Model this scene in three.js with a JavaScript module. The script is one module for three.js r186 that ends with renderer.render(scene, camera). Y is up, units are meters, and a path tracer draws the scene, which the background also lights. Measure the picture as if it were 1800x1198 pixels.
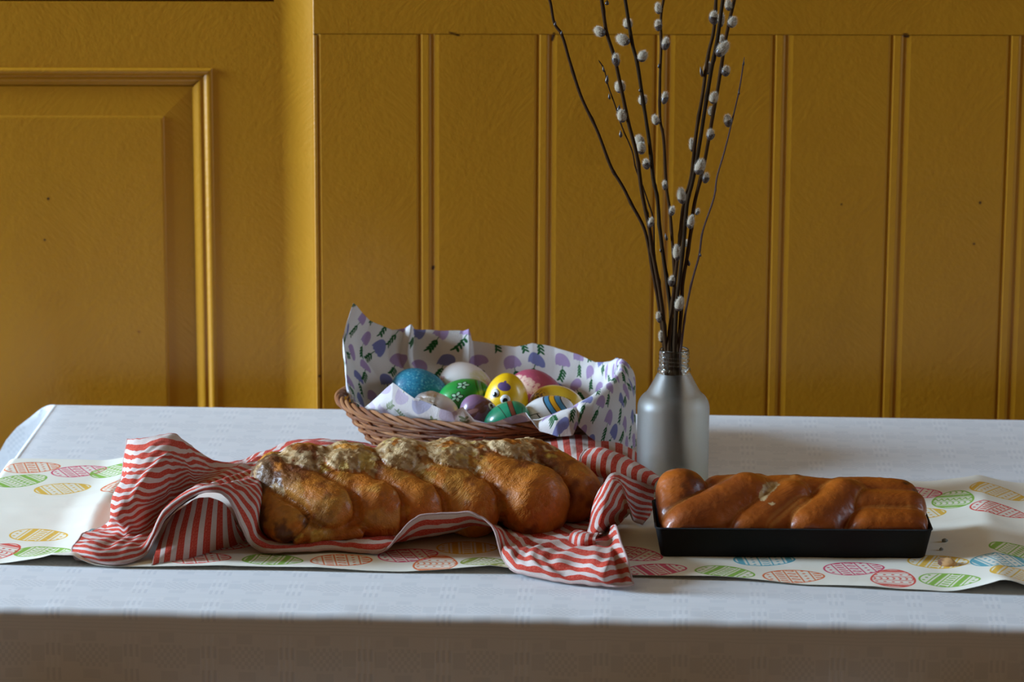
import * as THREE from 'three';
import { mergeGeometries, mergeVertices } from 'three/addons/utils/BufferGeometryUtils.js';
import { RectAreaLightUniformsLib } from 'three/addons/lights/RectAreaLightUniformsLib.js';

// ------------------------------------------------------------------ camera, sky, light, exposure
const scene = new THREE.Scene();
const rad = (d) => d * Math.PI / 180;
const camera = new THREE.PerspectiveCamera(2 * Math.atan(599 / 6000) * 180 / Math.PI, 1800 / 1198, 0.05, 60);
camera.rotation.order = 'YXZ';
camera.position.set(0.1465, 1.65, 3.1204);
camera.rotation.set(rad(-13.2), rad(2.7), rad(0.23));
camera.focus = 3.16;
camera.setFocalLength(86);
camera.fov = 2 * Math.atan(599 / 6000) * 180 / Math.PI;
camera.userData.fStop = 9;
camera.updateProjectionMatrix();

const renderer = new THREE.WebGLRenderer({ antialias: true });
renderer.toneMapping = THREE.LinearToneMapping;
renderer.toneMappingExposure = 1.05;
renderer.shadowMap.enabled = true;
renderer.shadowMap.type = THREE.PCFSoftShadowMap;
RectAreaLightUniformsLib.init();

scene.background = new THREE.Color(0.55, 0.68, 0.85);          // overcast daylight outside the window

// daylight entering through the windows in the left and right walls (the windows themselves are built below)
const WIN = { x: -4.2, y0: 1.0, y1: 2.85, z0: -0.30, z1: 0.50 };
const WIN2 = { x: 3.2, y0: 1.1, y1: 2.7, z0: -0.30, z1: 0.42 };
const daylight = (name, W, side, power) => {
  const l = new THREE.RectAreaLight(new THREE.Color(0.72, 1.0, 1.33), power, W.z1 - W.z0, W.y1 - W.y0);
  l.name = name; l.position.set(W.x + side * 0.02, (W.y0 + W.y1) / 2, (W.z0 + W.z1) / 2); l.rotation.y = -side * Math.PI / 2; scene.add(l);
};
daylight('left_window_daylight', WIN, 1, 83);
daylight('right_window_daylight', WIN2, -1, 5);

// ------------------------------------------------------------------ helpers
let seed = 12345;
const rnd = () => { seed = (seed + 0x6D2B79F5) | 0; let t = Math.imul(seed ^ (seed >>> 15), 1 | seed); t = (t + Math.imul(t ^ (t >>> 7), 61 | t)) ^ t; return ((t ^ (t >>> 14)) >>> 0) / 4294967296; };
const reseed = (n) => { seed = n * 7919 + 17; };
const rr = (a, b) => a + (b - a) * rnd();
const lerp = (a, b, t) => a + (b - a) * t;
const clamp = (x, a = 0, b = 1) => Math.min(b, Math.max(a, x));
const sstep = (a, b, x) => { const t = clamp((x - a) / (b - a)); return t * t * (3 - 2 * t); };
const hash3 = (x, y, z) => { let h = Math.imul(x | 0, 374761393) + Math.imul(y | 0, 668265263) + Math.imul(z | 0, 1274126177); h = Math.imul(h ^ (h >>> 13), 1103515245); h ^= h >>> 16; return (h >>> 0) / 4294967296; };
function noise(x, y = 0, z = 0) {                                  // value noise, -1..1
  const X = Math.floor(x), Y = Math.floor(y), Z = Math.floor(z), f = (t) => t * t * t * (t * (t * 6 - 15) + 10);
  const u = f(x - X), v = f(y - Y), w = f(z - Z);
  const q = (k) => lerp(lerp(hash3(X, Y, Z + k), hash3(X + 1, Y, Z + k), u), lerp(hash3(X, Y + 1, Z + k), hash3(X + 1, Y + 1, Z + k), u), v);
  return lerp(q(0), q(1), w) * 2 - 1;
}
const fbm = (x, y, z, n = 4) => { let s = 0, a = 0.5, t = 0; for (let i = 0; i < n; i++) { s += a * noise(x, y, z); t += a; a *= 0.5; x = x * 2.03 + 11.3; y = y * 2.03 + 5.7; z = z * 2.03 + 3.1; } return s / t; };
const V = (x, y, z) => new THREE.Vector3(x, y, z);
const used = {};
const numbered = (name) => { const k = used[name] = (used[name] ?? -1) + 1; return k ? `${name}_${String(k).padStart(3, '0')}` : name; };
const shade = (m) => { m.castShadow = m.receiveShadow = true; return m; };
function thing(name, label, category, pos = [0, 0, 0], turn = 0, group) {
  const o = new THREE.Group(); o.name = numbered(name); o.position.set(...pos); o.rotation.y = turn;
  o.userData = { label, category }; if (group) o.userData.group = group; scene.add(o); return o;
}
const part = (name, geo, mat, parent, label) => { const m = shade(new THREE.Mesh(geo, mat)); m.name = name; if (label) m.userData.label = label; parent.add(m); return m; };
function single(name, geo, mat, label, category, group) {
  const m = shade(new THREE.Mesh(geo, mat)); m.name = numbered(name); m.userData = { label, category }; if (group) m.userData.group = group; scene.add(m); return m;
}
function struct(name, geo, mat) { const m = geo ? shade(new THREE.Mesh(geo, mat)) : new THREE.Group(); m.name = name; m.userData = { kind: 'structure' }; scene.add(m); return m; }
function gridGeo(nu, nv, fn, uvfn, closedU = false) {             // fn(u, v) -> [x, y, z]
  const p = [], t = [], ix = [];
  for (let j = 0; j <= nv; j++) for (let i = 0; i <= nu; i++) { const u = i / nu, v = j / nv; p.push(...fn(u, v)); t.push(...(uvfn ? uvfn(u, v) : [u, v])); }
  for (let j = 0; j < nv; j++) for (let i = 0; i < nu; i++) { const a = j * (nu + 1) + i, b = a + 1, c = a + nu + 1, d = c + 1; ix.push(a, b, d, a, d, c); }
  const g = new THREE.BufferGeometry();
  g.setAttribute('position', new THREE.Float32BufferAttribute(p, 3)); g.setAttribute('uv', new THREE.Float32BufferAttribute(t, 2)); g.setIndex(ix); g.computeVertexNormals();
  if (closedU) { const n = g.attributes.normal; for (let j = 0; j <= nv; j++) { const a = j * (nu + 1), b = a + nu, s = V(n.getX(a) + n.getX(b), n.getY(a) + n.getY(b), n.getZ(a) + n.getZ(b)).normalize(); n.setXYZ(a, s.x, s.y, s.z); n.setXYZ(b, s.x, s.y, s.z); } }
  return g;
}
// a sheet with real thickness: the surface, its underside and a rounded rim round all four edges; groups 0 = top, 1 = underside and rim
function sheetGeo(nu, nv, fn, uvfn, thick, flip = false) {
  const top = gridGeo(nu, nv, fn, uvfn), P = top.attributes.position, N = top.attributes.normal, U = top.attributes.uv, n = P.count, s = flip ? -1 : 1;
  const p = new Float32Array(n * 6), nn = new Float32Array(n * 6), uu = new Float32Array(n * 4), src = top.index.array;
  for (let i = 0; i < n; i++) {
    const x = P.getX(i), y = P.getY(i), z = P.getZ(i), a = N.getX(i) * s, b = N.getY(i) * s, c = N.getZ(i) * s;
    p.set([x + a * thick / 2, y + b * thick / 2, z + c * thick / 2], i * 3); p.set([x - a * thick / 2, y - b * thick / 2, z - c * thick / 2], (n + i) * 3);
    nn.set([a, b, c], i * 3); nn.set([-a, -b, -c], (n + i) * 3); uu.set([U.getX(i), U.getY(i)], i * 2); uu.set([U.getX(i), U.getY(i)], (n + i) * 2);
  }
  const A = [], B = [];
  for (let k = 0; k < src.length; k += 3) { const [a, b, c] = [src[k], src[k + 1], src[k + 2]]; if (flip) { A.push(a, c, b); B.push(n + a, n + b, n + c); } else { A.push(a, b, c); B.push(n + a, n + c, n + b); } }
  const edge = []; for (let i = 0; i <= nu; i++) edge.push(i); for (let j = 1; j <= nv; j++) edge.push(j * (nu + 1) + nu); for (let i = nu - 1; i >= 0; i--) edge.push(nv * (nu + 1) + i); for (let j = nv - 1; j >= 0; j--) edge.push(j * (nu + 1));
  for (let k = 0; k + 1 < edge.length; k++) { const a = edge[k], b = edge[k + 1]; if (flip) B.push(a, b, n + b, a, n + b, n + a); else B.push(a, n + a, n + b, a, n + b, b); }
  const g = new THREE.BufferGeometry();
  g.setAttribute('position', new THREE.BufferAttribute(p, 3)); g.setAttribute('normal', new THREE.BufferAttribute(nn, 3)); g.setAttribute('uv', new THREE.BufferAttribute(uu, 2));
  g.setIndex([...A, ...B]); g.addGroup(0, A.length, 0); g.addGroup(A.length, B.length, 1);
  return g;
}
function tube(points, radius, sides = 8, cap = true) {             // radius: number or (t) => number; points: Vector3[]
  const n = points.length - 1, R = typeof radius === 'function' ? radius : () => radius, p = [], uv = [], ix = [];
  let nrm = null, len = 0;
  for (let i = 0; i <= n; i++) {
    const t = points[Math.min(n, i + 1)].clone().sub(points[Math.max(0, i - 1)]).normalize();
    if (!nrm) { nrm = Math.abs(t.y) < 0.9 ? V(0, 1, 0) : V(1, 0, 0); }
    nrm = nrm.clone().sub(t.clone().multiplyScalar(nrm.dot(t))).normalize();
    const b = t.clone().cross(nrm); if (i) len += points[i].distanceTo(points[i - 1]);
    for (let k = 0; k <= sides; k++) { const a = k / sides * Math.PI * 2, r = R(i / n, a); const q = points[i].clone().addScaledVector(nrm, Math.cos(a) * r).addScaledVector(b, Math.sin(a) * r); p.push(q.x, q.y, q.z); uv.push(k / sides, len); }
  }
  const w = sides + 1;
  for (let i = 0; i < n; i++) for (let k = 0; k < sides; k++) { const a = i * w + k; ix.push(a, a + 1, a + w + 1, a, a + w + 1, a + w); }
  const g = new THREE.BufferGeometry(); g.setAttribute('position', new THREE.Float32BufferAttribute(p, 3)); g.setAttribute('uv', new THREE.Float32BufferAttribute(uv, 2));
  if (cap) for (const e of [0, n]) { const c = p.length / 3; p.push(points[e].x, points[e].y, points[e].z); uv.push(0, 0); for (let k = 0; k < sides; k++) { const a = e * w + k; e ? ix.push(c, a, a + 1) : ix.push(c, a + 1, a); } }
  g.setAttribute('position', new THREE.Float32BufferAttribute(p, 3)); g.setAttribute('uv', new THREE.Float32BufferAttribute(uv, 2)); g.setIndex(ix); g.computeVertexNormals();
  const N = g.attributes.normal; for (let i = 0; i <= n; i++) { const a = i * w, b = a + sides, s = V(N.getX(a) + N.getX(b), N.getY(a) + N.getY(b), N.getZ(a) + N.getZ(b)).normalize(); N.setXYZ(a, s.x, s.y, s.z); N.setXYZ(b, s.x, s.y, s.z); }
  return g;
}
// a thin three-row profile swept straight: profile [[x, z], ...] extruded along y from y0 to y1 (creased normals)
function sweepY(profile, y0, y1) {
  const p = [], ix = [], n = profile.length;
  for (let i = 0; i + 1 < n; i++) { const [a, b] = [profile[i], profile[i + 1]], k = p.length / 3; p.push(a[0], y0, a[1], b[0], y0, b[1], b[0], y1, b[1], a[0], y1, a[1]); ix.push(k, k + 1, k + 2, k, k + 2, k + 3); }
  const g = new THREE.BufferGeometry(); g.setAttribute('position', new THREE.Float32BufferAttribute(p, 3)); g.setIndex(ix);
  g.setAttribute('uv', new THREE.Float32BufferAttribute(p.flatMap((_, i) => i % 3 ? [] : [p[i], p[i + 1]]), 2)); g.computeVertexNormals(); return g;
}
const box = (x0, x1, y0, y1, z0, z1) => { const g = new THREE.BoxGeometry(x1 - x0, y1 - y0, z1 - z0); g.translate((x0 + x1) / 2, (y0 + y1) / 2, (z0 + z1) / 2); const P = g.attributes.position, N = g.attributes.normal, u = []; for (let i = 0; i < P.count; i++) { const a = Math.abs(N.getX(i)) > 0.5 ? [P.getZ(i), P.getY(i)] : Math.abs(N.getY(i)) > 0.5 ? [P.getX(i), P.getZ(i)] : [P.getX(i), P.getY(i)]; u.push(...a); } g.setAttribute('uv', new THREE.Float32BufferAttribute(u, 2)); return g; };
const canvas = (w, h) => { const c = document.createElement('canvas'); c.width = w; c.height = h; return [c, c.getContext('2d')]; };
const texOf = (c, srgb = true, repeat = true) => { const t = new THREE.CanvasTexture(c); if (srgb) t.colorSpace = THREE.SRGBColorSpace; t.wrapS = t.wrapT = repeat ? THREE.RepeatWrapping : THREE.ClampToEdgeWrapping; t.magFilter = THREE.LinearFilter; return t; };
function grayTex(w, h, fn) {                                       // fn(u, v) -> 0..1, tiling is the caller's business
  const d = new Uint8Array(w * h * 4); for (let j = 0; j < h; j++) for (let i = 0; i < w; i++) { const g = clamp(fn(i / w, j / h)) * 255; d.set([g, g, g, 255], (j * w + i) * 4); }
  const t = new THREE.DataTexture(d, w, h); t.wrapS = t.wrapT = THREE.RepeatWrapping; t.magFilter = THREE.LinearFilter; t.minFilter = THREE.LinearFilter; t.needsUpdate = true; return t;
}
const tiled = (t, k) => { const c = t.clone(); c.repeat.set(k, k); c.needsUpdate = true; return c; };
const pnoise = (u, v, f, s = 0) => { const a = Math.cos(u * 2 * Math.PI), b = Math.sin(u * 2 * Math.PI), c = Math.cos(v * 2 * Math.PI), d = Math.sin(v * 2 * Math.PI), r = f / 6.283; return noise(a * r + s, b * r + c * r * 1.0 + s * 2, d * r + 7.7 * s); };

// ------------------------------------------------------------------ the room
const TY = 0.75;                                                    // table top
const WALL_TURN = rad(3.54), WALL_Z = -0.47;
const paintBump = grayTex(512, 512, (u, v) => 0.5 + 0.22 * pnoise(u, v, 60, 1) + 0.16 * pnoise(u, v, 140, 2) + 0.12 * pnoise(u, v, 22, 3));
const YELLOW = new THREE.Color(0.53, 0.235, 0.0085);
const yellowMaps = () => {                                          // oil paint: slight tone patches, a few chips; uv in metres
  const [c, x] = canvas(1024, 1024);
  x.fillStyle = '#fff'; x.fillRect(0, 0, 1024, 1024); reseed(3);
  for (let i = 0; i < 260; i++) { x.fillStyle = `rgba(${rnd() < 0.5 ? '235,228,205' : '255,255,255'},${rr(0.05, 0.16)})`; x.beginPath(); x.ellipse(rr(0, 1024), rr(0, 1024), rr(8, 60), rr(14, 110), rr(-0.3, 0.3), 0, 7); x.fill(); }
  for (let i = 0; i < 6; i++) { x.fillStyle = `rgba(150,96,40,${rr(0.3, 0.7)})`; x.beginPath(); x.ellipse(rr(0, 1024), rr(0, 1024), rr(0.8, 1.6), rr(0.8, 2.0), rr(0, 3), 0, 7); x.fill(); }
  for (const [u, v, a, b] of [[0.394, 1.1402, 4, 2.2], [0.0195, 1.1380, 1.6, 5], [-0.108, 0.888, 1.6, 2.6], [0.479, 0.960, 1.5, 1.5], [0.474, 0.915, 1.2, 1.2], [-0.085, 1.1408, 7, 1], [-0.2310, 0.768, 1.4, 1.4], [0.330, 0.958, 1, 1]]) { x.fillStyle = 'rgba(46,26,10,0.85)'; x.beginPath(); x.ellipse((u - Math.floor(u)) * 1024, (1 - (v - Math.floor(v))) * 1024, a, b, 0.3, 0, 7); x.fill(); }   // knocks in the paint
  return texOf(c);
};
const yellowMap = yellowMaps();
const paint = new THREE.MeshPhysicalMaterial({ name: 'yellow_oil_paint', color: YELLOW, map: yellowMap, roughness: 0.36, bumpMap: tiled(paintBump, 4), bumpScale: 0.00022 });
const plaster = new THREE.MeshStandardMaterial({ name: 'yellow_plaster', color: new THREE.Color(0.27, 0.115, 0.02), roughness: 0.9, bumpMap: tiled(paintBump, 2), bumpScale: 0.0008 });
const limewash = new THREE.MeshStandardMaterial({ name: 'ceiling_limewash', color: new THREE.Color(0.30, 0.19, 0.085), roughness: 0.95, bumpMap: paintBump, bumpScale: 0.0008 });
const woodFloor = new THREE.MeshStandardMaterial({ name: 'dark_floor_boards', color: new THREE.Color(0.10, 0.055, 0.03), roughness: 0.5, bumpMap: tiled(paintBump, 3), bumpScale: 0.0006 });
const bareWood = new THREE.MeshStandardMaterial({ name: 'table_wood', color: new THREE.Color(0.30, 0.18, 0.09), roughness: 0.6, bumpMap: tiled(paintBump, 5), bumpScale: 0.0004 });

// back wall: everything on it is measured in its own frame (x along it, z towards the room, 0 = face of the boards)
const wallBack = struct('wall_back');
wallBack.position.set(0, 0, WALL_Z); wallBack.rotation.y = WALL_TURN;
const XE = -0.2345;                                                 // where the boarding ends beside the door
part('masonry', box(XE + 0.012, 3.6, 0, 3.4, -0.25, -0.012), plaster, wallBack);
part('masonry', box(-4.6, XE + 0.012, 0, 3.4, -0.30, -0.050), plaster, wallBack);
{
  // tongue-and-groove boards, a bead along the left edge of each
  const bw = 0.1253, y1 = 1.1402, y0 = 0.02;
  const board = (x0, x1, bead) => {
    const pr = [[x0, -0.0145], [x0, -0.0022], [x0 + 0.0014, -0.0010], [x0 + 0.0034, -0.0001]];
    if (bead) pr.push([x0 + 0.0095, 0.0001], [x0 + 0.0112, -0.0005], [x0 + 0.0128, -0.0017], [x0 + 0.0144, -0.0017], [x0 + 0.0162, -0.0006], [x0 + 0.0210, 0]);
    pr.push([x1 - 0.0030, 0], [x1 - 0.0012, -0.0006], [x1, -0.0022], [x1, -0.0145]);
    return sweepY(pr, y0, y1);
  };
  part('board', board(XE + 0.004, -0.1225, false), paint, wallBack);
  for (let i = 0; i < 11; i++) part('board', board(-0.1225 + i * bw, -0.1225 + (i + 1) * bw, true), paint, wallBack);
  // frieze board above, a hairline gap over the boards
  const fr = new THREE.Shape([[XE + 0.0005, 1.1411], [2.65, 1.1411], [2.65, 1.62], [XE + 0.0005, 1.62]].map((a) => new THREE.Vector2(...a)));
  const fg = new THREE.ExtrudeGeometry(fr, { depth: 0.0125, bevelEnabled: true, bevelSize: 0.0006, bevelThickness: 0.0006, bevelSegments: 1 }); fg.translate(0, 0, -0.0131);
  part('frieze_board', fg, paint, wallBack);
  part('edge_bead', sweepY([[XE, -0.012], [XE, -0.0006], [XE + 0.0007, 0], [XE + 0.0028, 0], [XE + 0.0036, -0.0006], [XE + 0.0040, -0.0012], [XE + 0.0041, -0.006]], y0, 1.1395), paint, wallBack);
  // concave jamb running from the door frame out to the edge of the boarding
  const cove = [[-0.2760, -0.0110]]; for (let k = 0; k <= 20; k++) { const u = k / 20; cove.push([-0.2700 + 0.0345 * u, -0.0110 + 0.0092 * Math.pow(u, 1.9)]); } cove.push([XE + 0.0001, -0.0016], [XE + 0.0003, -0.0006]);
  const cg = mergeVertices(sweepY(cove, 0, 1.62).deleteAttribute('normal')); cg.computeVertexNormals();
  part('cove_jamb', cg, paint, wallBack);
  part('skirting_board', box(XE, 2.65, 0, 0.12, -0.002, 0.014), paint, wallBack);
}
// panelled door left of the boarding, its face 3 cm behind the wall face
const door = struct('door_1'); door.position.copy(wallBack.position); door.rotation.y = WALL_TURN;
{
  const Z = -0.0112, xr = -0.3425, yt = 1.1025, xl = -0.92, yb = 0.35, top = 1.1722;
  const slab = (x0, x1, y0, y1, z, d = 0.03) => { const s = new THREE.Shape([[x0, y0], [x1, y0], [x1, y1], [x0, y1]].map((a) => new THREE.Vector2(...a))); const g = new THREE.ExtrudeGeometry(s, { depth: d, bevelEnabled: false }); g.translate(0, 0, z - d); return g; };
  part('stile', slab(xr, -0.2735, 0.02, top, Z), paint, door);
  part('stile', slab(-0.995, xl, 0.02, top, Z), paint, door);
  part('rail', slab(xl, xr, yt, top, Z), paint, door);
  part('rail', slab(xl, xr, 0.02, yb, Z), paint, door);
  part('head_piece', slab(-1.05, -0.2735, top + 0.006, 1.62, Z - 0.006), paint, door);
  // moulding round the panel: an ogee in four mitred lengths, [distance in from the frame, z]
  const og = [[0, 0.0004], [0.0012, 0.0036], [0.0030, 0.0046], [0.0052, 0.0040], [0.0068, 0.0012], [0.0086, -0.0042], [0.0106, -0.0060], [0.0124, -0.0046], [0.0142, -0.0044], [0.0166, -0.0072], [0.0200, -0.0120], [0.0222, -0.0128]];
  const ogee = (a, b, inward) => { // a, b: outer corners; inward: unit vector
    const dir = b.clone().sub(a).normalize(), p = [], ix = [];
    for (let i = 0; i + 1 < og.length; i++) { const k = p.length / 3; for (const [e, q] of [[a, og[i]], [b, og[i]], [b, og[i + 1]], [a, og[i + 1]]]) { const s = e === a ? 1 : -1, v = e.clone().addScaledVector(inward, q[0]).addScaledVector(dir, s * q[0]); p.push(v.x, v.y, Z + q[1] * (inward.x ? 0.34 : 0.75)); } ix.push(k, k + 2, k + 1, k, k + 3, k + 2); }
    let g = new THREE.BufferGeometry(); g.setAttribute('position', new THREE.Float32BufferAttribute(p, 3)); g.setIndex(ix);
    g = mergeVertices(g, 1e-6); g.computeVertexNormals(); g.setAttribute('uv', new THREE.Float32BufferAttribute(Array.from({ length: g.attributes.position.count }, (_, i) => [g.attributes.position.getX(i), g.attributes.position.getY(i)]).flat(), 2)); return g;
  };
  const c = [new THREE.Vector2(xl, yb), new THREE.Vector2(xr, yb), new THREE.Vector2(xr, yt), new THREE.Vector2(xl, yt)];
  const inw = [[0, 1], [-1, 0], [0, -1], [1, 0]];
  for (let k = 0; k < 4; k++) part('moulding', ogee(c[k], c[(k + 1) % 4], new THREE.Vector2(...inw[k])), paint, door);
  // raised and fielded panel
  const m = 0.0222, ring = (d, z) => [[xl + d, yb + d, z], [xr - d, yb + d, z], [xr - d, yt - d, z], [xl + d, yt - d, z]];
  const rings = [ring(m - 0.001, Z - 0.0078), ring(0.0525, Z - 0.0060), ring(0.0540, Z - 0.0048), ring(0.0560, Z - 0.0046)], p = [];
  for (let r = 0; r < 3; r++) for (let k = 0; k < 4; k++) { const [a, b, d, e] = [rings[r][k], rings[r][(k + 1) % 4], rings[r + 1][(k + 1) % 4], rings[r + 1][k]]; p.push(...a, ...b, ...d, ...a, ...d, ...e); }
  const q = rings[3]; p.push(...q[0], ...q[1], ...q[2], ...q[0], ...q[2], ...q[3]);
  const pg = new THREE.BufferGeometry(); pg.setAttribute('position', new THREE.Float32BufferAttribute(p, 3)); pg.setAttribute('uv', new THREE.Float32BufferAttribute(Array.from({ length: p.length / 3 }, (_, i) => [p[i * 3], p[i * 3 + 1]]).flat(), 2)); pg.computeVertexNormals();
  part('panel', pg, paint, door);
}
// the rest of the room, out of the picture: it closes the light in
const XL = -4.5, XR = 3.5, YC = 3.4;
struct('floor', box(XL, XR, -0.1, 0, -1.0, 5.2), woodFloor);
struct('ceiling', box(XL, XR, YC, YC + 0.1, -1.0, 5.2), limewash);
struct('wall_front', box(XL, XR, 0, YC, 5.0, 5.2), plaster);
const whitePaint = new THREE.MeshStandardMaterial({ name: 'white_window_paint', color: new THREE.Color(0.7, 0.68, 0.6), roughness: 0.5 });
const pane = new THREE.MeshPhysicalMaterial({ name: 'window_glass', color: 0xffffff, transmission: 1, roughness: 0, thickness: 0, ior: 1.5 });
for (const [side, W, n] of [['left', WIN, 1], ['right', WIN2, 2]]) {
  const s = side === 'left' ? 1 : -1, xs = [W.x - s * 0.03, W.x - s * 0.28].sort((a, b) => a - b), wall = struct('wall_' + side), win = struct('window_' + n);
  part('masonry', box(...xs, 0, W.y0, -1.0, 5.2), plaster, wall); part('masonry', box(...xs, W.y1, YC, -1.0, 5.2), plaster, wall);
  part('masonry', box(...xs, W.y0, W.y1, -1.0, W.z0), plaster, wall); part('masonry', box(...xs, W.y0, W.y1, W.z1, 5.2), plaster, wall);
  const fx = [W.x - s * 0.14, W.x - s * 0.08].sort((a, b) => a - b), m = (fx[0] + fx[1]) / 2;
  part('window_frame', mergeGeometries([box(...fx, W.y0, W.y0 + 0.05, W.z0, W.z1), box(...fx, W.y1 - 0.05, W.y1, W.z0, W.z1), box(...fx, W.y0 + 0.05, W.y1 - 0.05, W.z0, W.z0 + 0.05), box(...fx, W.y0 + 0.05, W.y1 - 0.05, W.z1 - 0.05, W.z1)]), whitePaint, win);
  part('pane', box(m - 0.002, m + 0.002, W.y0 + 0.05, W.y1 - 0.05, W.z0 + 0.05, W.z1 - 0.05), pane, win);
}

// ------------------------------------------------------------------ table and cloth
const TX0 = -0.505, TX1 = 1.15, TZ0 = -0.382, TZ1 = 0.317;          // the table's rectangle
const table = thing('dining_table', 'wooden dining table hidden beneath the white patterned tablecloth', 'table', [0, 0, 0]);
part('tabletop', box(TX0 + 0.006, TX1 - 0.006, TY - 0.032, TY - 0.003, TZ0 + 0.006, TZ1 - 0.006), bareWood, table);
for (const [x, z] of [[TX0 + 0.06, TZ0 + 0.06], [TX1 - 0.06, TZ0 + 0.06], [TX0 + 0.06, TZ1 - 0.06], [TX1 - 0.06, TZ1 - 0.06]]) part('leg', box(x - 0.03, x + 0.03, 0, TY - 0.032, z - 0.03, z + 0.03), bareWood, table);

const DAM = { w: 0.0678, h: 0.0555 };                               // one repeat of the woven pattern
const damask = (() => {
  const W = 512, H = 416, [c, x] = canvas(W, H), [b, y] = canvas(W, H);
  x.fillStyle = '#fbfbfb'; x.fillRect(0, 0, W, H); y.fillStyle = '#888'; y.fillRect(0, 0, W, H);
  const blk = (u, v, w, h, t = '#f2f3f4', k = '#707070') => { x.fillStyle = t; x.fillRect(u * W, v * H, w * W, h * H); y.fillStyle = k; y.fillRect(u * W, v * H, w * W, h * H); };
  // three broken bars that climb through the middle of the repeat
  for (let k = 0; k < 3; k++) for (let s = 0; s < 4; s++) blk(0.40 + k * 0.075 + (s % 2 ? 0.012 : -0.004), 0.10 + s * 0.20, 0.036, 0.20, s % 2 ? '#eeeff1' : '#ffffff', s % 2 ? '#606060' : '#b0b0b0');
  blk(0.22, 0.34, 0.17, 0.26); blk(0.63, 0.34, 0.16, 0.26); blk(0.28, 0.62, 0.10, 0.16, '#f6f6f7'); blk(0.64, 0.16, 0.12, 0.14, '#f6f6f7');
  // fine diaper checks between the bars
  for (let i = 0; i < 10; i++) for (let j = 0; j < 6; j++) if ((i + j) % 2 === 0) blk((0.80 + i * 0.040) % 1, 0.30 + j * 0.062, 0.040, 0.062, '#eff0f1', '#686868');
  blk(0.86, 0.10, 0.14, 0.16); blk(0, 0.10, 0.06, 0.16); blk(0.88, 0.72, 0.12, 0.15); blk(0, 0.72, 0.10, 0.15);
  for (const v of [0.02, 0.075, 0.90, 0.955]) blk(0, v, 1, 0.02, '#f5f6f6', '#747474');
  return [texOf(c), texOf(b, false)];
})();
const linen = new THREE.MeshPhysicalMaterial({ name: 'white_damask_cloth', color: new THREE.Color(0.80, 0.80, 0.80), map: damask[0], bumpMap: damask[1], bumpScale: 0.00012, roughness: 0.62, side: THREE.DoubleSide });
{
  const R = 0.007, HF = 0.27, HS = 0.24, W = TX1 - TX0, D = TZ1 - TZ0;
  const over = (d) => d <= 0 ? [0, 0] : d < R * Math.PI / 2 ? [R * Math.sin(d / R), R * (1 - Math.cos(d / R))] : [R, R + d - R * Math.PI / 2];   // [outwards, down]
  const place = (s, t) => {                                         // s, t: metres on the flat cloth from the back left table corner
    const a = Math.max(0, -s), b = Math.max(0, -t), cr = Math.max(0, s - W), f = Math.max(0, t - D);
    let x = TX0 + clamp(s, 0, W), z = TZ0 + clamp(t, 0, D), y = TY;
    const ins = Math.min(clamp(s, 0, W), W), mid = fbm(s * 5, 1.5, t * 5, 3);
    if (!a && !cr && !b && !f) y += 0.0004 * mid - 0.0006 * sstep(0.02, 0, Math.min(s, W - s, t, D - t));
    const corner = (p, q, sx, sz) => {                              // both overhangs: the spare cloth stands out as one stiff fold
      const r = Math.hypot(p, q), ph = Math.atan2(q, p) / (Math.PI / 2), k = Math.pow(1 - Math.abs(ph - 0.5) * 2, 0.85), [o, dn] = over(r);
      const bend = sstep(0.02, 0.15, r), dir = V(sx * 0.86, -0.42 - 0.75 * bend, -sz * 0.28).normalize(), down = V(0, -1, 0).lerp(dir, k).normalize();
      x += sx * o * (ph < 0.5 ? 1 : 2 - 2 * ph) + down.x * dn; z += sz * o * (ph > 0.5 ? 1 : 2 * ph) + down.z * dn; y += down.y * dn;
    };
    if (a && b) corner(a, b, -1, -1); else if (a && f) corner(a, f, -1, 1); else if (cr && f) corner(cr, f, 1, 1); else if (cr && b) corner(cr, b, 1, -1);
    else {
      const wav = (d, q) => 0.010 * sstep(0.01, 0.25, d) * Math.sin(q * 17 + 1.3 * Math.sin(q * 7)) ;
      if (f) { const [o, dn] = over(f); z += o + wav(f, s); y -= dn; } if (b) { const [o, dn] = over(b); z -= o; y -= dn; }
      if (a) { const [o, dn] = over(a); x -= o + wav(a, t) * 0.6 + 0.004 * sstep(0, 0.1, a); y -= dn; } if (cr) { const [o, dn] = over(cr); x += o; y -= dn; }
      if (f > 0 || (t > D - 0.03)) y += 0.0009 * fbm(s * 40, 0, t * 30, 2) * sstep(D - 0.03, D - 0.004, t);
    }
    return [x, y, z];
  };
  const axis = (lo, L, hi, fine) => { const r = []; for (let d = -lo; d < -0.012; d += 0.012) r.push(d); for (let d = -0.012; d < 0.004; d += 0.0011) r.push(d); for (let d = 0.004; d < L - 0.004; d += fine) r.push(d); for (let d = L - 0.004; d < L + 0.013; d += 0.0011) r.push(d); for (let d = L + 0.013; d <= L + hi; d += 0.012) r.push(d); return r; };
  const S = axis(HS, W, HS, 0.011), T = axis(0.2, D, HF, 0.011);
  const g = gridGeo(S.length - 1, T.length - 1, (u, v) => place(S[Math.round(u * (S.length - 1))], T[Math.round(v * (T.length - 1))]), (u, v) => [(S[Math.round(u * (S.length - 1))] + 0.047) / DAM.w, -(T[Math.round(v * (T.length - 1))] + 0.004) / DAM.h]);
  g.index.array.forEach((_, i, a) => { if (i % 3 === 1) [a[i], a[i + 1]] = [a[i + 1], a[i]]; });
  g.computeVertexNormals();
  single('tablecloth', g, linen, 'white tablecloth with a woven tone-on-tone check, hanging down the table front', 'tablecloth');
}

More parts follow.
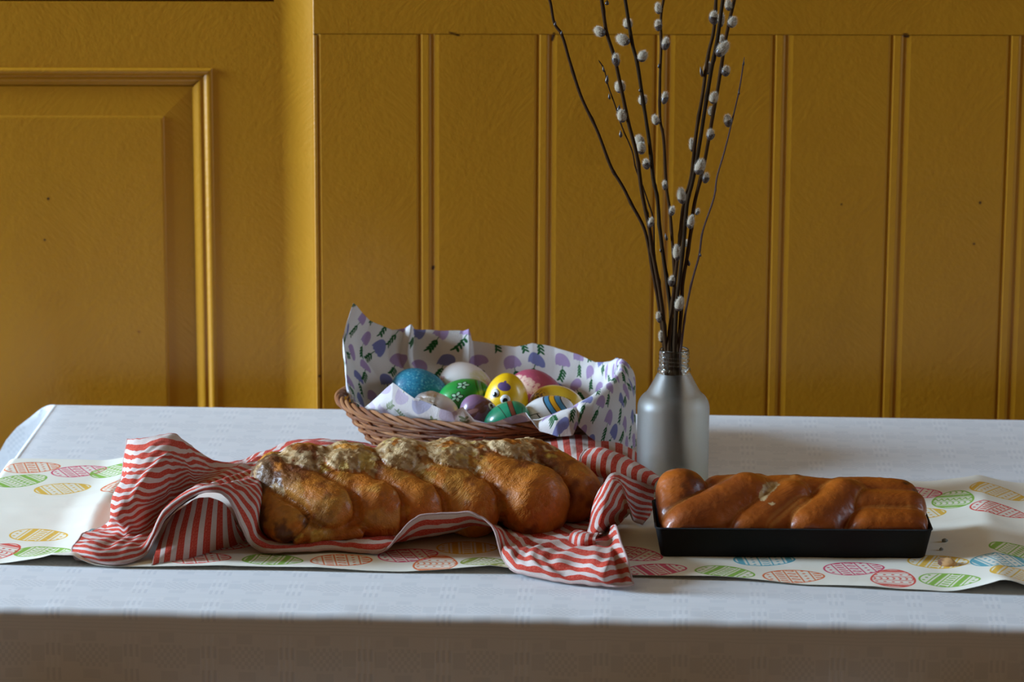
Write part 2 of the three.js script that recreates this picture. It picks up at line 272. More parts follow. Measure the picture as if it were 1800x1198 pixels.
// ------------------------------------------------------------------ printed runner
const runnerZ = (x) => {                                            // [back edge, front edge]
  const f = [[-0.62, 0.199], [-0.45, 0.199], [-0.33, 0.204], [-0.20, 0.201], [-0.10, 0.203], [0.0, 0.199], [0.10, 0.203], [0.20, 0.208], [0.28, 0.221], [0.36, 0.229], [0.44, 0.235], [0.6, 0.237], [1.3, 0.24]];
  let k = 0; while (k < f.length - 2 && x > f[k + 1][0]) k++;
  return [-0.157 + 0.030 * sstep(-0.4, 0.5, x), lerp(f[k][1], f[k + 1][1], sstep(f[k][0], f[k + 1][0], x))];
};
const runnerH = (x, v) => {                                         // height over the cloth; v runs from the back edge 0 to the front edge 1
  const cr = (c, w, h, sk = 1) => { const d = (x - c) / (x < c ? w * sk : w); return h * Math.pow(Math.max(0, 1 - Math.abs(d)), 1.35); };
  const front = sstep(0.90, 1, v), scal = (c, w, h) => h * Math.pow(Math.max(0, 1 - Math.abs((x - c) / w)), 1.2);
  return 0.0011 + cr(-0.387 + 0.004 * Math.sin(v * 9), 0.020, 0.0055, 1.6) + cr(0.4520 - 0.010 * v, 0.040, 0.0085 - 0.003 * Math.sin(v * Math.PI), 1.3)
    + 0.0016 * Math.max(0, 1 - Math.abs(v - 0.51) * 30) * sstep(-0.36, -0.40, x) + 0.0018 * Math.max(0, 1 - Math.abs(v - 0.42 - (x - 0.4) * 0.5) * 14) * sstep(0.37, 0.41, x) * sstep(0.5, 0.44, x)
    + front * (scal(-0.405, 0.05, 0.0075) + scal(-0.25, 0.12, 0.0025) + scal(-0.165, 0.07, 0.0022) + scal(-0.01, 0.075, 0.0065) + scal(0.19, 0.10, 0.0026) + scal(0.33, 0.06, 0.0012) + scal(0.452, 0.05, 0.0060))
    + 0.0006 * (1 + fbm(x * 22, 3.1, v * 8, 2));
};
const RUN = { x0: -0.62, x1: 0.63, z0: -0.175, z1: 0.265 };
const PRINTS = [   // eggs printed on the runner: [x, z, colour, turn, drawing]
  [-0.483, -0.124, 'o', 18, 0], [-0.485, -0.075, 'g', 42, 1], [-0.434, -0.114, 'p', 28, 2], [-0.439, -0.049, 'y', 28, 3], [-0.396, -0.112, 'g', 40, 1],
  [-0.377, -0.049, 'o', 60, 0], [-0.433, 0.110, 'y', -14, 4], [-0.418, 0.169, 'g', -18, 1], [-0.463, 0.163, 'r', 60, 5], [-0.361, 0.106, 'c', 40, 3],
  [-0.274, 0.175, 'r', 14, 2], [-0.252, 0.123, 'r', 30, 5], [-0.208, 0.176, 'g', -8, 1], [-0.146, 0.174, 'o', 10, 0], [-0.087, 0.153, 'p', 22, 2],
  [-0.060, 0.179, 'o', 86, 5], [-0.035, 0.126, 'y', 5, 4], [-0.011, 0.178, 'G', -25, 1], [0.118, 0.137, 'p', -28, 2], [0.139, 0.185, 'p', 22, 4],
  [0.200, 0.190, 'g', -25, 4], [0.236, 0.147, 'c', 8, 3], [0.261, 0.198, 'o', 12, 0], [0.316, 0.169, 'p', 16, 2], [0.349, 0.198, 'r', 88, 5],
  [0.393, 0.146, 'y', -18, 4], [0.399, 0.202, 'g', -25, 4], [0.448, 0.150, 'c', 24, 3], [0.463, 0.191, 'y', -20, 3], [0.469, 0.112, 'g', -22, 1],
  [0.462, -0.019, 'r', -28, 2], [0.467, -0.081, 'y', -28, 3], [0.422, -0.056, 'g', 80, 1], [0.386, -0.086, 'p', -18, 2], [0.385, -0.014, 'y', 15, 3],
  [-0.103, 0.067, 'g', 30, 1], [0.000, 0.003, 'y', -20, 4], [-0.187, -0.025, 'p', 10, 2], [0.281, -0.014, 'c', 20, 3], [0.217, -0.070, 'g', -30, 1]];

const runnerPrint = (() => {
  const W = 2048, S = W / (RUN.x1 - RUN.x0), H = Math.round((RUN.z1 - RUN.z0) * S), [c, x] = canvas(W, H);
  x.fillStyle = '#efe9d8'; x.fillRect(0, 0, W, H); reseed(31);
  for (let i = 0; i < 500; i++) { x.fillStyle = `rgba(${rnd() < 0.5 ? '226,214,190' : '250,246,236'},${rr(0.05, 0.2)})`; x.beginPath(); x.ellipse(rr(0, W), rr(0, H), rr(3, 26), rr(2, 14), rr(0, 3), 0, 7); x.fill(); }
  const ink = { o: '#e2652b', g: '#7cb02f', p: '#d63a5c', y: '#e6b02c', r: '#dd4436', c: '#4f9fb0', G: '#8b9a2c' };
  const A = 0.0275 * S, B = 0.0192 * S;
  for (const [ex, ez, k, deg, style] of PRINTS) {
    x.save(); x.translate((ex - RUN.x0) * S, (ez - RUN.z0) * S); x.rotate(-rad(deg));
    x.beginPath();
    for (let i = 0; i <= 48; i++) { const a = i / 48 * 2 * Math.PI, t = Math.cos(a), r = B * (1 - 0.16 * t); x.lineTo(A * t, r * Math.sin(a)); }
    x.closePath(); x.strokeStyle = x.fillStyle = ink[k]; x.lineWidth = 2.6; x.stroke(); x.clip();
    x.globalAlpha = 0.05; x.fillRect(-A, -B, 2 * A, 2 * B); x.globalAlpha = 0.95;
    const n = 5, w = 2 * A / n, ln = (u) => { x.fillRect(u - 1.0, -B, 2.0, 2 * B); };
    for (let i = 0; i < n; i++) {
      const u = -A + i * w; if (i) ln(u);
      const m = (i * 2 + style * 3 + (style > 2 ? i * i : 0)) % 6, mid = u + w / 2;
      for (let j = -4; j <= 4; j++) {
        const q = j * B / 3.4;
        if (m === 0) { x.beginPath(); x.arc(mid, q * 1.3, w * 0.13, 0, 7); x.fill(); }
        else if (m === 1) { x.lineWidth = 2.4; x.beginPath(); x.moveTo(u + w * 0.25, q - B / 7); x.lineTo(u + w * 0.75, q); x.lineTo(u + w * 0.25, q + B / 7); x.stroke(); }
        else if (m === 2) x.fillRect(u + w * 0.2, q - B * 0.07, w * 0.6, B * 0.12);
        else if (m === 3) { if (j === 0) { x.globalAlpha = 0.85; x.fillRect(u + w * 0.25, -B, w * 0.5, 2 * B); x.globalAlpha = 0.95; } }
        else if (m === 4) { x.lineWidth = 2.2; x.beginPath(); x.ellipse(mid, q * 1.5, w * 0.33, B * 0.075, 0.5, 0, 7); x.stroke(); }
        else { x.lineWidth = 2.4; x.beginPath(); x.moveTo(mid - w * 0.3, q); x.quadraticCurveTo(mid, q + B * 0.16, mid + w * 0.3, q - B * 0.04); x.stroke(); }
      }
    }
    // dry patches of a hand-stamped print
    x.fillStyle = '#efe9d8'; x.globalAlpha = 0.5; for (let i = 0; i < 40; i++) { x.beginPath(); x.arc(rr(-A, A), rr(-B, B), rr(0.4, 1.5), 0, 7); x.fill(); }
    x.restore();
  }
  return texOf(c);
})();
const weave = grayTex(256, 256, (u, v) => 0.5 + 0.25 * Math.sin(u * 2 * Math.PI * 32) * Math.cos(v * 2 * Math.PI * 32) + 0.2 * pnoise(u, v, 40, 4));
{
  const cotton = new THREE.MeshStandardMaterial({ name: 'printed_cotton', map: runnerPrint, roughness: 0.85, bumpMap: tiled(weave, 8), bumpScale: 0.00008 });
  const xs = []; for (let x = -0.62; x < -0.515; x += 0.012) xs.push(x); for (let x = -0.515; x < -0.49; x += 0.0015) xs.push(x); for (let x = -0.49; x <= 0.62; x += 0.005) xs.push(x); for (let x = 0.63; x <= 1.13; x += 0.025) xs.push(x);
  const nv = 60, X0 = TX0 - 0.0005;
  const at = (u, v) => {
    const x = xs[Math.round(u * (xs.length - 1))], [b, f] = runnerZ(x), z = lerp(b, f, v) , d = X0 - x, R = 0.0085;
    if (d <= 0) return [x, TY + runnerH(x, v), z];
    const [o, dn] = d < R * Math.PI / 2 ? [R * Math.sin(d / R), R * (1 - Math.cos(d / R))] : [R, R + d - R * Math.PI / 2];
    return [X0 - o - 0.004 * sstep(0, 0.06, d), TY + runnerH(X0, v) - dn, z];
  };
  const g = sheetGeo(xs.length - 1, nv, at, (u, v) => { const x = xs[Math.round(u * (xs.length - 1))], [b, f] = runnerZ(x); return [(x - RUN.x0) / (RUN.x1 - RUN.x0), 1 - (lerp(b, f, v) - RUN.z0) / (RUN.z1 - RUN.z0)]; }, 0.0005, true);
  const back = new THREE.MeshStandardMaterial({ name: 'unprinted_cotton', color: new THREE.Color(0.78, 0.73, 0.60), roughness: 0.9 });
  single('table_runner', g, [cotton, back], 'cream cotton table runner printed with coloured Easter eggs, lying along the white tablecloth', 'table runner');
}

// ------------------------------------------------------------------ frosted bottle with pussy willow
const BOT = [0.152, TY + 0.0022, -0.079];
const glassClear = new THREE.MeshPhysicalMaterial({ name: 'clear_glass', color: new THREE.Color(0.92, 0.96, 0.93), transmission: 1, thickness: 0.002, ior: 1.5, roughness: 0.04 });
const glassFrost = new THREE.MeshPhysicalMaterial({ name: 'frosted_glass', color: new THREE.Color(0.97, 1.0, 0.96), transmission: 1, thickness: 0.002, ior: 1.45, roughness: 0.42 });
{
  const b = thing('glass_bottle', 'frosted glass bottle with a clear threaded neck, holding the willow branches', 'bottle', BOT);
  const r = 0.0348, out = [[0.0, 0.0012], [0.024, 0.0012], [0.029, 0], [0.0325, 0.0010], [0.0342, 0.0035], [r, 0.007], [r, 0.083]];
  for (let k = 1; k <= 10; k++) { const a = k / 10 * rad(58), R = 0.017; out.push([r - R + R * Math.cos(a), 0.083 + R * Math.sin(a)]); }
  const [lx, ly] = out[out.length - 1]; for (let k = 1; k <= 5; k++) { const t = k / 5; out.push([lerp(lx, 0.0168, t), lerp(ly, 0.1155, t) - 0.0006 * Math.sin(t * Math.PI)]); }
  out.push([0.0157, 0.1172], [0.0153, 0.1182]);
  const inn = out.slice(5).reverse().map(([x, y]) => [Math.max(0.0128, x - 0.0021), y + (y > 0.1 && y < 0.117 ? -0.0012 : 0)]); inn.push([0.031, 0.0072], [0.026, 0.0052], [0, 0.0052]);
  const v2 = (a) => a.map((q) => new THREE.Vector2(...q));
  part('body', new THREE.LatheGeometry(v2([...out, ...inn]), 96), glassFrost, b, 'frosted glass body');
  const neck = [[0.0152, 0.1178], [0.0160, 0.1188], [0.0162, 0.1205], [0.0158, 0.1222], [0.0147, 0.1230], [0.0145, 0.1238], [0.0145, 0.1395], [0.0142, 0.1408], [0.0134, 0.1413], [0.0127, 0.1406], [0.0125, 0.1390], [0.0125, 0.1185], [0.0130, 0.1176], [0.0152, 0.1178]];
  const nk = part('neck', new THREE.LatheGeometry(v2(neck), 72), glassClear, b, 'clear glass neck');
  const hel = []; for (let i = 0; i <= 150; i++) { const t = i / 150, a = t * Math.PI * 2 * 3.1, rr0 = 0.01455 - 0.0006 * (sstep(0.05, 0, t) + sstep(0.95, 1, t)); hel.push(V(Math.cos(a) * rr0, 0.1262 + t * 0.0115, Math.sin(a) * rr0)); }
  part('thread', tube(hel, 0.00062, 8), glassClear, nk);
}
const STEMS = [   // [radius at the neck, radius at the top (mm), points upwards from the bottle neck]
  [1.78, 1.37, [[0.1426, 0.8882, -0.0830], [0.1376, 0.9263, -0.0883], [0.1305, 0.9643, -0.0936], [0.1217, 1.0054, -0.0994], [0.1099, 1.0280, -0.1026], [0.0993, 1.0479, -0.1054], [0.0896, 1.0631, -0.1075], [0.0751, 1.0989, -0.1126], [0.0595, 1.1305, -0.1170], [0.0482, 1.1635, -0.1217], [0.0391, 1.1910, -0.1256], [0.0332, 1.1990, -0.1267], [0.0279, 1.2220, -0.1300], [0.0122, 1.2620, -0.1357]]],
  [2.19, 1.64, [[0.1442, 0.8904, -0.0740], [0.1416, 0.9188, -0.0721], [0.1386, 0.9432, -0.0704], [0.1345, 0.9674, -0.0687], [0.1298, 0.9910, -0.0671], [0.1257, 1.0178, -0.0653], [0.1211, 1.0383, -0.0638], [0.1177, 1.0577, -0.0625], [0.1140, 1.0837, -0.0606], [0.1050, 1.1188, -0.0582], [0.0990, 1.1466, -0.0562], [0.0915, 1.1797, -0.0538], [0.0841, 1.2029, -0.0522], [0.0794, 1.2331, -0.0500], [0.0735, 1.2678, -0.0475]]],
  [2.06, 1.64, [[0.1491, 0.8890, -0.0800], [0.1480, 0.9300, -0.0800], [0.1454, 0.9490, -0.0800], [0.1401, 0.9840, -0.0800], [0.1359, 1.0152, -0.0800], [0.1334, 1.0420, -0.0800], [0.1299, 1.0568, -0.0800], [0.1257, 1.0919, -0.0800], [0.1220, 1.1154, -0.0800], [0.1173, 1.1431, -0.0800], [0.1127, 1.1704, -0.0800], [0.1082, 1.1877, -0.0800], [0.1009, 1.2293, -0.0800], [0.0929, 1.2721, -0.0800]]],
  [1.79, 1.24, [[0.1524, 0.8877, -0.0860], [0.1522, 0.9207, -0.0893], [0.1510, 0.9640, -0.0936], [0.1493, 0.9853, -0.0958], [0.1458, 1.0240, -0.0997], [0.1425, 1.0436, -0.1016], [0.1412, 1.0571, -0.1030], [0.1385, 1.0951, -0.1068], [0.1355, 1.1091, -0.1083], [0.1344, 1.1497, -0.1124], [0.1351, 1.1772, -0.1152], [0.1346, 1.2099, -0.1185], [0.1366, 1.2244, -0.1200], [0.1383, 1.2566, -0.1233]]],
  [0.93, 0.6, [[0.1453, 0.8866, -0.0900], [0.1374, 0.9419, -0.0939], [0.1319, 0.9804, -0.0966], [0.1298, 1.0161, -0.0991], [0.1252, 1.0314, -0.1002], [0.1190, 1.0483, -0.1014], [0.1122, 1.0657, -0.1027], [0.1091, 1.0804, -0.1037], [0.0987, 1.1048, -0.1055], [0.0924, 1.1237, -0.1068], [0.0851, 1.1437, -0.1083], [0.0806, 1.1599, -0.1094], [0.0756, 1.1677, -0.1100]]],
  [1.91, 1.64, [[0.1469, 0.8909, -0.0720], [0.1472, 0.9107, -0.0736], [0.1500, 0.9421, -0.0762], [0.1528, 0.9733, -0.0788], [0.1561, 1.0042, -0.0813], [0.1580, 1.0279, -0.0833], [0.1610, 1.0415, -0.0844], [0.1656, 1.0606, -0.0860], [0.1698, 1.1028, -0.0895], [0.1756, 1.1417, -0.0928], [0.1794, 1.1732, -0.0954], [0.1847, 1.1992, -0.0976], [0.1864, 1.2276, -0.1000], [0.1897, 1.2649, -0.1032]]],
  [2.05, 1.77, [[0.1524, 0.8922, -0.0670], [0.1526, 0.9125, -0.0663], [0.1538, 0.9445, -0.0652], [0.1571, 0.9765, -0.0641], [0.1599, 1.0082, -0.0630], [0.1621, 1.0392, -0.0619], [0.1671, 1.0624, -0.0611], [0.1725, 1.0946, -0.0600], [0.1777, 1.1326, -0.0586], [0.1834, 1.1717, -0.0572], [0.1878, 1.1962, -0.0563], [0.1922, 1.2336, -0.0550], [0.1979, 1.2762, -0.0535]]],
  [1.92, 1.64, [[0.1557, 0.8891, -0.0800], [0.1568, 0.9093, -0.0806], [0.1583, 0.9332, -0.0813], [0.1590, 0.9568, -0.0820], [0.1625, 0.9804, -0.0826], [0.1659, 1.0069, -0.0834], [0.1687, 1.0323, -0.0842], [0.1768, 1.0686, -0.0852], [0.1820, 1.0992, -0.0861], [0.1866, 1.1281, -0.0870], [0.1917, 1.1614, -0.0880], [0.1967, 1.1962, -0.0890], [0.2034, 1.2291, -0.0900], [0.2129, 1.2746, -0.0914]]],
  [1.37, 0.66, [[0.1579, 0.8899, -0.0770], [0.1588, 0.8979, -0.0765], [0.1617, 0.9269, -0.0749], [0.1677, 0.9603, -0.0729], [0.1743, 0.9876, -0.0714], [0.1771, 1.0098, -0.0701], [0.1876, 1.0450, -0.0680], [0.1897, 1.0627, -0.0670], [0.1970, 1.0910, -0.0653], [0.2036, 1.1207, -0.0635], [0.2094, 1.1497, -0.0618], [0.2134, 1.1796, -0.0600]]]];
const CATKINS = [   // [stem, x, y, z, length, width (mm), brown scale, lean]
  [2, 0.0778, 1.2036, -0.0488, 11.7, 9.1, 0, -62], [3, 0.0992, 1.1921, -0.0765, 14.0, 10.2, 0, -68], [3, 0.1036, 1.2061, -0.0845, 9.7, 9.2, 0, -10],
  [3, 0.1180, 1.1767, -0.0765, 11.3, 9.2, 0, 25], [2, 0.0934, 1.1770, -0.0509, 11.8, 7.5, 1, -5], [2, 0.0973, 1.1497, -0.0607, 11.3, 10.7, 0, 0],
  [2, 0.0993, 1.1231, -0.0547, 12.3, 9.1, 0, -8], [3, 0.1186, 1.1337, -0.0845, 10.3, 8.7, 0, 5], [4, 0.1318, 1.2169, -0.1152, 10.9, 6.5, 0, -8],
  [4, 0.1321, 1.2008, -0.1136, 10.3, 7.1, 1, -8], [4, 0.1394, 1.1837, -0.1118, 12.0, 7.6, 1, 8], [4, 0.1393, 1.1325, -0.1065, 11.4, 6.5, 1, 8],
  [4, 0.1309, 1.1114, -0.1046, 9.8, 7.6, 0, -25], [6, 0.1847, 1.2113, -0.0946, 12.4, 9.2, 1, 0], [7, 0.1912, 1.2142, -0.0604, 13.4, 6.4, 0, 5],
  [8, 0.1980, 1.2247, -0.0862, 10.8, 7.0, 0, -5], [8, 0.2020, 1.2086, -0.0858, 10.8, 9.2, 0, 28], [8, 0.1925, 1.1913, -0.0933, 7.0, 6.5, 0, -15],
  [7, 0.1927, 1.1879, -0.0534, 17.1, 10.7, 0, 38], [8, 0.1967, 1.1623, -0.0844, 9.7, 8.1, 1, 12], [6, 0.1802, 1.1627, -0.0987, 11.9, 8.1, 0, 10],
  [7, 0.1853, 1.1413, -0.0550, 11.3, 8.6, 0, 12], [8, 0.1838, 1.1224, -0.0912, 9.2, 7.6, 0, -10], [8, 0.1832, 1.1017, -0.0826, 10.3, 7.6, 1, 5],
  [9, 0.1991, 1.1190, -0.0605, 11.8, 8.1, 1, -12], [6, 0.1657, 1.0897, -0.0925, 13.0, 4.9, 0, -5], [7, 0.1736, 1.0752, -0.0574, 15.6, 10.2, 0, 18],
  [8, 0.1795, 1.0600, -0.0814, 9.8, 6.5, 1, 10], [3, 0.1159, 1.0948, -0.0845, 10.8, 9.2, 0, -40], [3, 0.1177, 1.0889, -0.0765, 11.9, 9.2, 0, -5],
  [3, 0.1227, 1.0736, -0.0765, 9.7, 7.0, 1, -12], [2, 0.1279, 1.0201, -0.0619, 9.7, 5.4, 1, 10], [6, 0.1566, 1.0428, -0.0804, 15.7, 9.2, 0, -8],
  [4, 0.1477, 1.0248, -0.0958, 8.7, 6.0, 1, 12], [4, 0.1404, 1.0492, -0.0982, 8.7, 4.4, 1, -5], [7, 0.1658, 1.0217, -0.0592, 13.5, 7.0, 0, 10],
  [8, 0.1720, 1.0275, -0.0804, 6.5, 3.8, 1, 20], [6, 0.1531, 0.9883, -0.0759, 15.2, 8.2, 0, -5], [3, 0.1487, 0.9604, -0.0765, 10.4, 6.5, 1, 10],
  [7, 0.1563, 0.9414, -0.0621, 14.1, 9.2, 0, 12], [2, 0.1365, 0.9265, -0.0684, 9.8, 4.9, 1, -10], [2, 0.1391, 0.9052, -0.0777, 10.9, 4.9, 0, -5],
  [8, 0.1617, 0.9950, -0.0875, 6.5, 3.3, 0, 0]];
const BUDS = [[5, 0.0806, 1.1590, -0.1082, 6.0, 2.7], [5, 0.0840, 1.1493, -0.1075, 9.3, 3.8], [5, 0.0864, 1.1330, -0.1064, 6.0, 2.7], [5, 0.0957, 1.1218, -0.1055, 7.6, 3.8],
  [5, 0.0977, 1.0973, -0.1039, 7.6, 3.8], [4, 0.1426, 0.9991, -0.0959, 7.7, 3.3], [8, 0.1645, 0.9773, -0.0815, 7.1, 3.3], [6, 0.1737, 1.1596, -0.0930, 10.8, 3.8],
  [1, 0.0336, 1.1997, -0.1256, 5.5, 2.7], [3, 0.1159, 1.1443, -0.0790, 4.9, 2.7], [9, 0.2127, 1.1733, -0.0595, 5.4, 2.1], [9, 0.2090, 1.1455, -0.0611, 4.3, 2.1],
  [4, 0.1331, 1.1622, -0.1125, 4.9, 2.2], [2, 0.0844, 1.2305, -0.0494, 5.3, 4.3], [1, 0.0397, 1.1912, -0.1244, 4.9, 2.2], [9, 0.1754, 0.9876, -0.0704, 4.3, 2.2],
  [3, 0.1374, 0.9897, -0.0790, 4.4, 2.2]];

{
  const bark = [[0.052, 0.024, 0.010], [0.064, 0.031, 0.012], [0.045, 0.025, 0.011], [0.075, 0.035, 0.013]].map((c, i) => new THREE.MeshPhysicalMaterial({ name: 'willow_bark', color: new THREE.Color(...c), roughness: 0.8, specularIntensity: 0.1, bumpMap: tiled(paintBump, 30), bumpScale: 0.0004 }));
  const redBark = new THREE.MeshStandardMaterial({ name: 'red_willow_bark', color: new THREE.Color(0.10, 0.030, 0.014), roughness: 0.5, bumpMap: tiled(paintBump, 30), bumpScale: 0.0004 });
  const down = new THREE.MeshPhysicalMaterial({ name: 'catkin_down', color: new THREE.Color(0.30, 0.235, 0.16), roughness: 1, sheen: 0.7, sheenColor: new THREE.Color(0.85, 0.83, 0.78), sheenRoughness: 0.4 });
  const hair = new THREE.MeshPhysicalMaterial({ name: 'catkin_hair', color: new THREE.Color(0.88, 0.80, 0.66), roughness: 0.9, transmission: 0.5, thickness: 0, side: THREE.DoubleSide });
  const scaleMat = new THREE.MeshStandardMaterial({ name: 'bud_scale', color: new THREE.Color(0.042, 0.022, 0.013), roughness: 0.35 });
  const UP = V(0, 1, 0);
  const LBL = ['longest dark willow branch, leaning farthest left out of the bottle, without catkins', 'dark willow branch, second from the left at the top, with catkins on both sides', 'dark willow branch, third from the left at the top, one large catkin pointing left', 'upright middle willow branch with brown-backed catkins alternating left and right', 'short thin willow twig on the left that ends in a row of dark pointed buds', 'willow branch leaning right whose only high catkin has a brown base', 'thickest willow branch leaning right with the largest fluffy catkins', 'willow branch leaning right behind the thickest one, with small catkins up its right side', 'thin reddish willow twig on the far right with one single catkin'];
  const groups = STEMS.map(([r0, r1, pts], i) => {
    reseed(200 + i);
    const base = V(...pts[0]), foot = V(BOT[0] + (base.x - BOT[0]) * -1.2 + [-0.012, -0.016, 0.002, 0.006, -0.004, 0.010, 0.012, 0.017, 0.019][i], BOT[1] + 0.0075, BOT[2] + [0.004, -0.012, 0.014, -0.010, 0.010, -0.013, 0.011, -0.003, 0.006][i]);
    const o = thing('willow_branch', LBL[i], 'branch', foot.toArray(), 0, 'pussy willow branches in the frosted bottle');
    const c = new THREE.CatmullRomCurve3([foot, foot.clone().lerp(base, 0.55), ...pts.map((p) => V(...p))], false, 'centripetal').getPoints(130).map((p) => p.sub(foot));
    const nodes = Array.from({ length: 9 }, (_, k) => (k + rr(0.2, 0.8)) / 9);
    const L0 = 0.13 / (0.13 + pts.length * 0.03);
    part('stem', tube(c, (t, a) => { let r = lerp(r0, r1, Math.pow(t, 0.8)) * 1e-3 * (t > 0.985 ? 1 - (t - 0.985) * 45 : 1) * (1 + 0.06 * noise(t * 40, Math.cos(a), i)); for (const n of nodes) r *= 1 + 0.28 * Math.exp(-Math.pow((t - n) * 130, 2)) * (0.7 + 0.5 * Math.cos(a + n * 40)); return r; }, 10), i === 8 ? redBark : bark[i % 4], o);
    return { o, foot, c };
  });
  const ov = (n, m, f) => gridGeo(n, m, f, null, true);
  const bodyGeo = (L, W) => ov(18, 12, (u, v) => { const a = u * 2 * Math.PI, p = v * Math.PI, y = -Math.cos(p) * L / 2, r = Math.sin(p) * W / 2 * (1 + 0.16 * -Math.cos(p) * -1 * 0.6); return [Math.cos(-a) * r, y, Math.sin(-a) * r]; });
  const fuzzGeo = (L, W) => {                                       // fine upright hairs all over the catkin
    const p = [], ix = []; const N = Math.round(300 + L * W * 3.2e6);
    for (let i = 0; i < N; i++) {
      const a = rr(0, 6.283), q = Math.acos(rr(-0.9, 1)), y = Math.cos(q) * L / 2, r = Math.sin(q) * W / 2; const n = V(Math.cos(a) * Math.sin(q) / W, Math.cos(q) / L, Math.sin(a) * Math.sin(q) / W).normalize();
      const d = n.clone().multiplyScalar(0.75).add(V(rr(-0.35, 0.35), 0.65 + rr(-0.2, 0.2), rr(-0.35, 0.35))).normalize(), b = V(Math.cos(a) * r, y, Math.sin(a) * r), s = d.clone().cross(n).normalize(); if (!(s.lengthSq() > 0.5)) s.set(1, 0, 0);
      const l = rr(0.0012, 0.0027), w = 0.00007, k = p.length / 3; const e = b.clone().addScaledVector(d, l);
      p.push(b.x - s.x * w, b.y - s.y * w, b.z - s.z * w, b.x + s.x * w, b.y + s.y * w, b.z + s.z * w, e.x, e.y, e.z); ix.push(k, k + 1, k + 2);
    }
    const g = new THREE.BufferGeometry(); g.setAttribute('position', new THREE.Float32BufferAttribute(p, 3)); g.setIndex(ix); g.computeVertexNormals(); return g;
  };
  const capGeo = (L, W) => ov(14, 8, (u, v) => { const a = u * 2 * Math.PI, p = v * 1.62, r = Math.sin(p) * W * 0.56 * (1 + 0.1 * Math.cos(a)), y = -Math.cos(p) * L * 0.56 + 0.10 * L * Math.cos(a) * v; return [Math.cos(-a) * r, y, Math.sin(-a) * r]; });
  CATKINS.forEach(([s, x, y, z, L, W, base, lean], i) => {
    reseed(900 + i); const g = groups[s - 1]; L *= 0.95e-3; W *= 0.94e-3;
    const m = part('catkin', bodyGeo(L, W), down, g.o); m.position.set(x, y, z).sub(g.foot); m.rotation.set(rr(-0.25, 0.15), rr(0, 6), 0); const tilt = new THREE.Quaternion().setFromAxisAngle(V(0, 0, 1), -rad(lean)); m.quaternion.premultiply(tilt);
    part('hair', fuzzGeo(L, W), hair, m).userData.kind = 'stuff';
    if (base) { const k = part('bud_scale', capGeo(L, W), scaleMat, m); k.rotation.y = -m.rotation.y + rr(-0.6, 0.6); }
    else { const k = part('bud_scale', capGeo(L, W * 0.8), scaleMat, m); k.scale.set(1, 0.62, 1); k.position.y = -L * 0.19; }
  });
  BUDS.forEach(([s, x, y, z, L, W], i) => {
    reseed(1500 + i); const g = groups[s - 1]; L *= 1e-3; W *= 1e-3;
    const m = part('bud', ov(10, 8, (u, v) => { const a = u * 2 * Math.PI, r = W / 2 * Math.sin(Math.PI * Math.pow(v, 0.7)) * (1 - 0.25 * v); return [Math.cos(-a) * r, (v - 0.45) * L, Math.sin(-a) * r]; }), scaleMat, g.o);
    m.position.set(x, y, z).sub(g.foot); m.rotation.z = rr(-0.25, 0.25);
  });
}

// ------------------------------------------------------------------ black baking tin
const TIN = { x: 0.2605, z: 0.0960, turn: rad(2.2), h: 0.0288, y: TY + 0.0022 };
{
  const t = thing('baking_tin', 'low matt black rectangular baking tin under the shiny brown loaf', 'baking tin', [TIN.x, TIN.y, TIN.z], TIN.turn);
  const black = new THREE.MeshPhysicalMaterial({ name: 'black_tin', color: new THREE.Color(0.006, 0.0055, 0.005), specularIntensity: 0.4, roughness: 0.6, bumpMap: tiled(paintBump, 12), bumpScale: 0.0002 });
  const ring = (hx, hz, r, y) => { const o = []; for (const [cx, cz, a0] of [[1, 1, 0], [-1, 1, 90], [-1, -1, 180], [1, -1, 270]]) for (let k = 0; k <= 5; k++) { const a = rad(a0 + k * 18); o.push([cx * (hx - r) + Math.cos(a) * r, y, cz * (hz - r) + Math.sin(a) * r]); } o.push(o[0]); return o; };
  const rings = [ring(0.117, 0.040, 0.004, 0.0005), ring(0.1192, 0.0423, 0.005, 0), ring(0.1202, 0.0433, 0.005, 0.0012), ring(0.1252, 0.0483, 0.006, TIN.h - 0.0015), ring(0.1240, 0.0471, 0.006, TIN.h - 0.0015), ring(0.1190, 0.0421, 0.005, 0.0024), ring(0.117, 0.040, 0.004, 0.0018)];
  const flat = (a) => { const p = [], ix = [], n = a[0].length; a.forEach((q) => q.forEach((v) => p.push(...v))); for (let j = 0; j + 1 < a.length; j++) for (let i = 0; i + 1 < n; i++) { const k = j * n + i; ix.push(k, k + n, k + n + 1, k, k + n + 1, k + 1); } const g = new THREE.BufferGeometry(); g.setAttribute('position', new THREE.Float32BufferAttribute(p, 3)); g.setAttribute('uv', new THREE.Float32BufferAttribute(p.flatMap((_, i) => i % 3 ? [] : [p[i] + p[i + 2], p[i + 1]]), 2)); g.setIndex(ix); g.computeVertexNormals(); return g; };
  part('pan', flat(rings), black, t);
  part('bottom', box(-0.1175, 0.1175, 0.0004, 0.0020, -0.0405, 0.0405), black, t);
  part('rim', tube(ring(0.1250, 0.0481, 0.006, TIN.h - 0.0012).map((v) => V(...v)), 0.0011, 8, false), black, t);
}

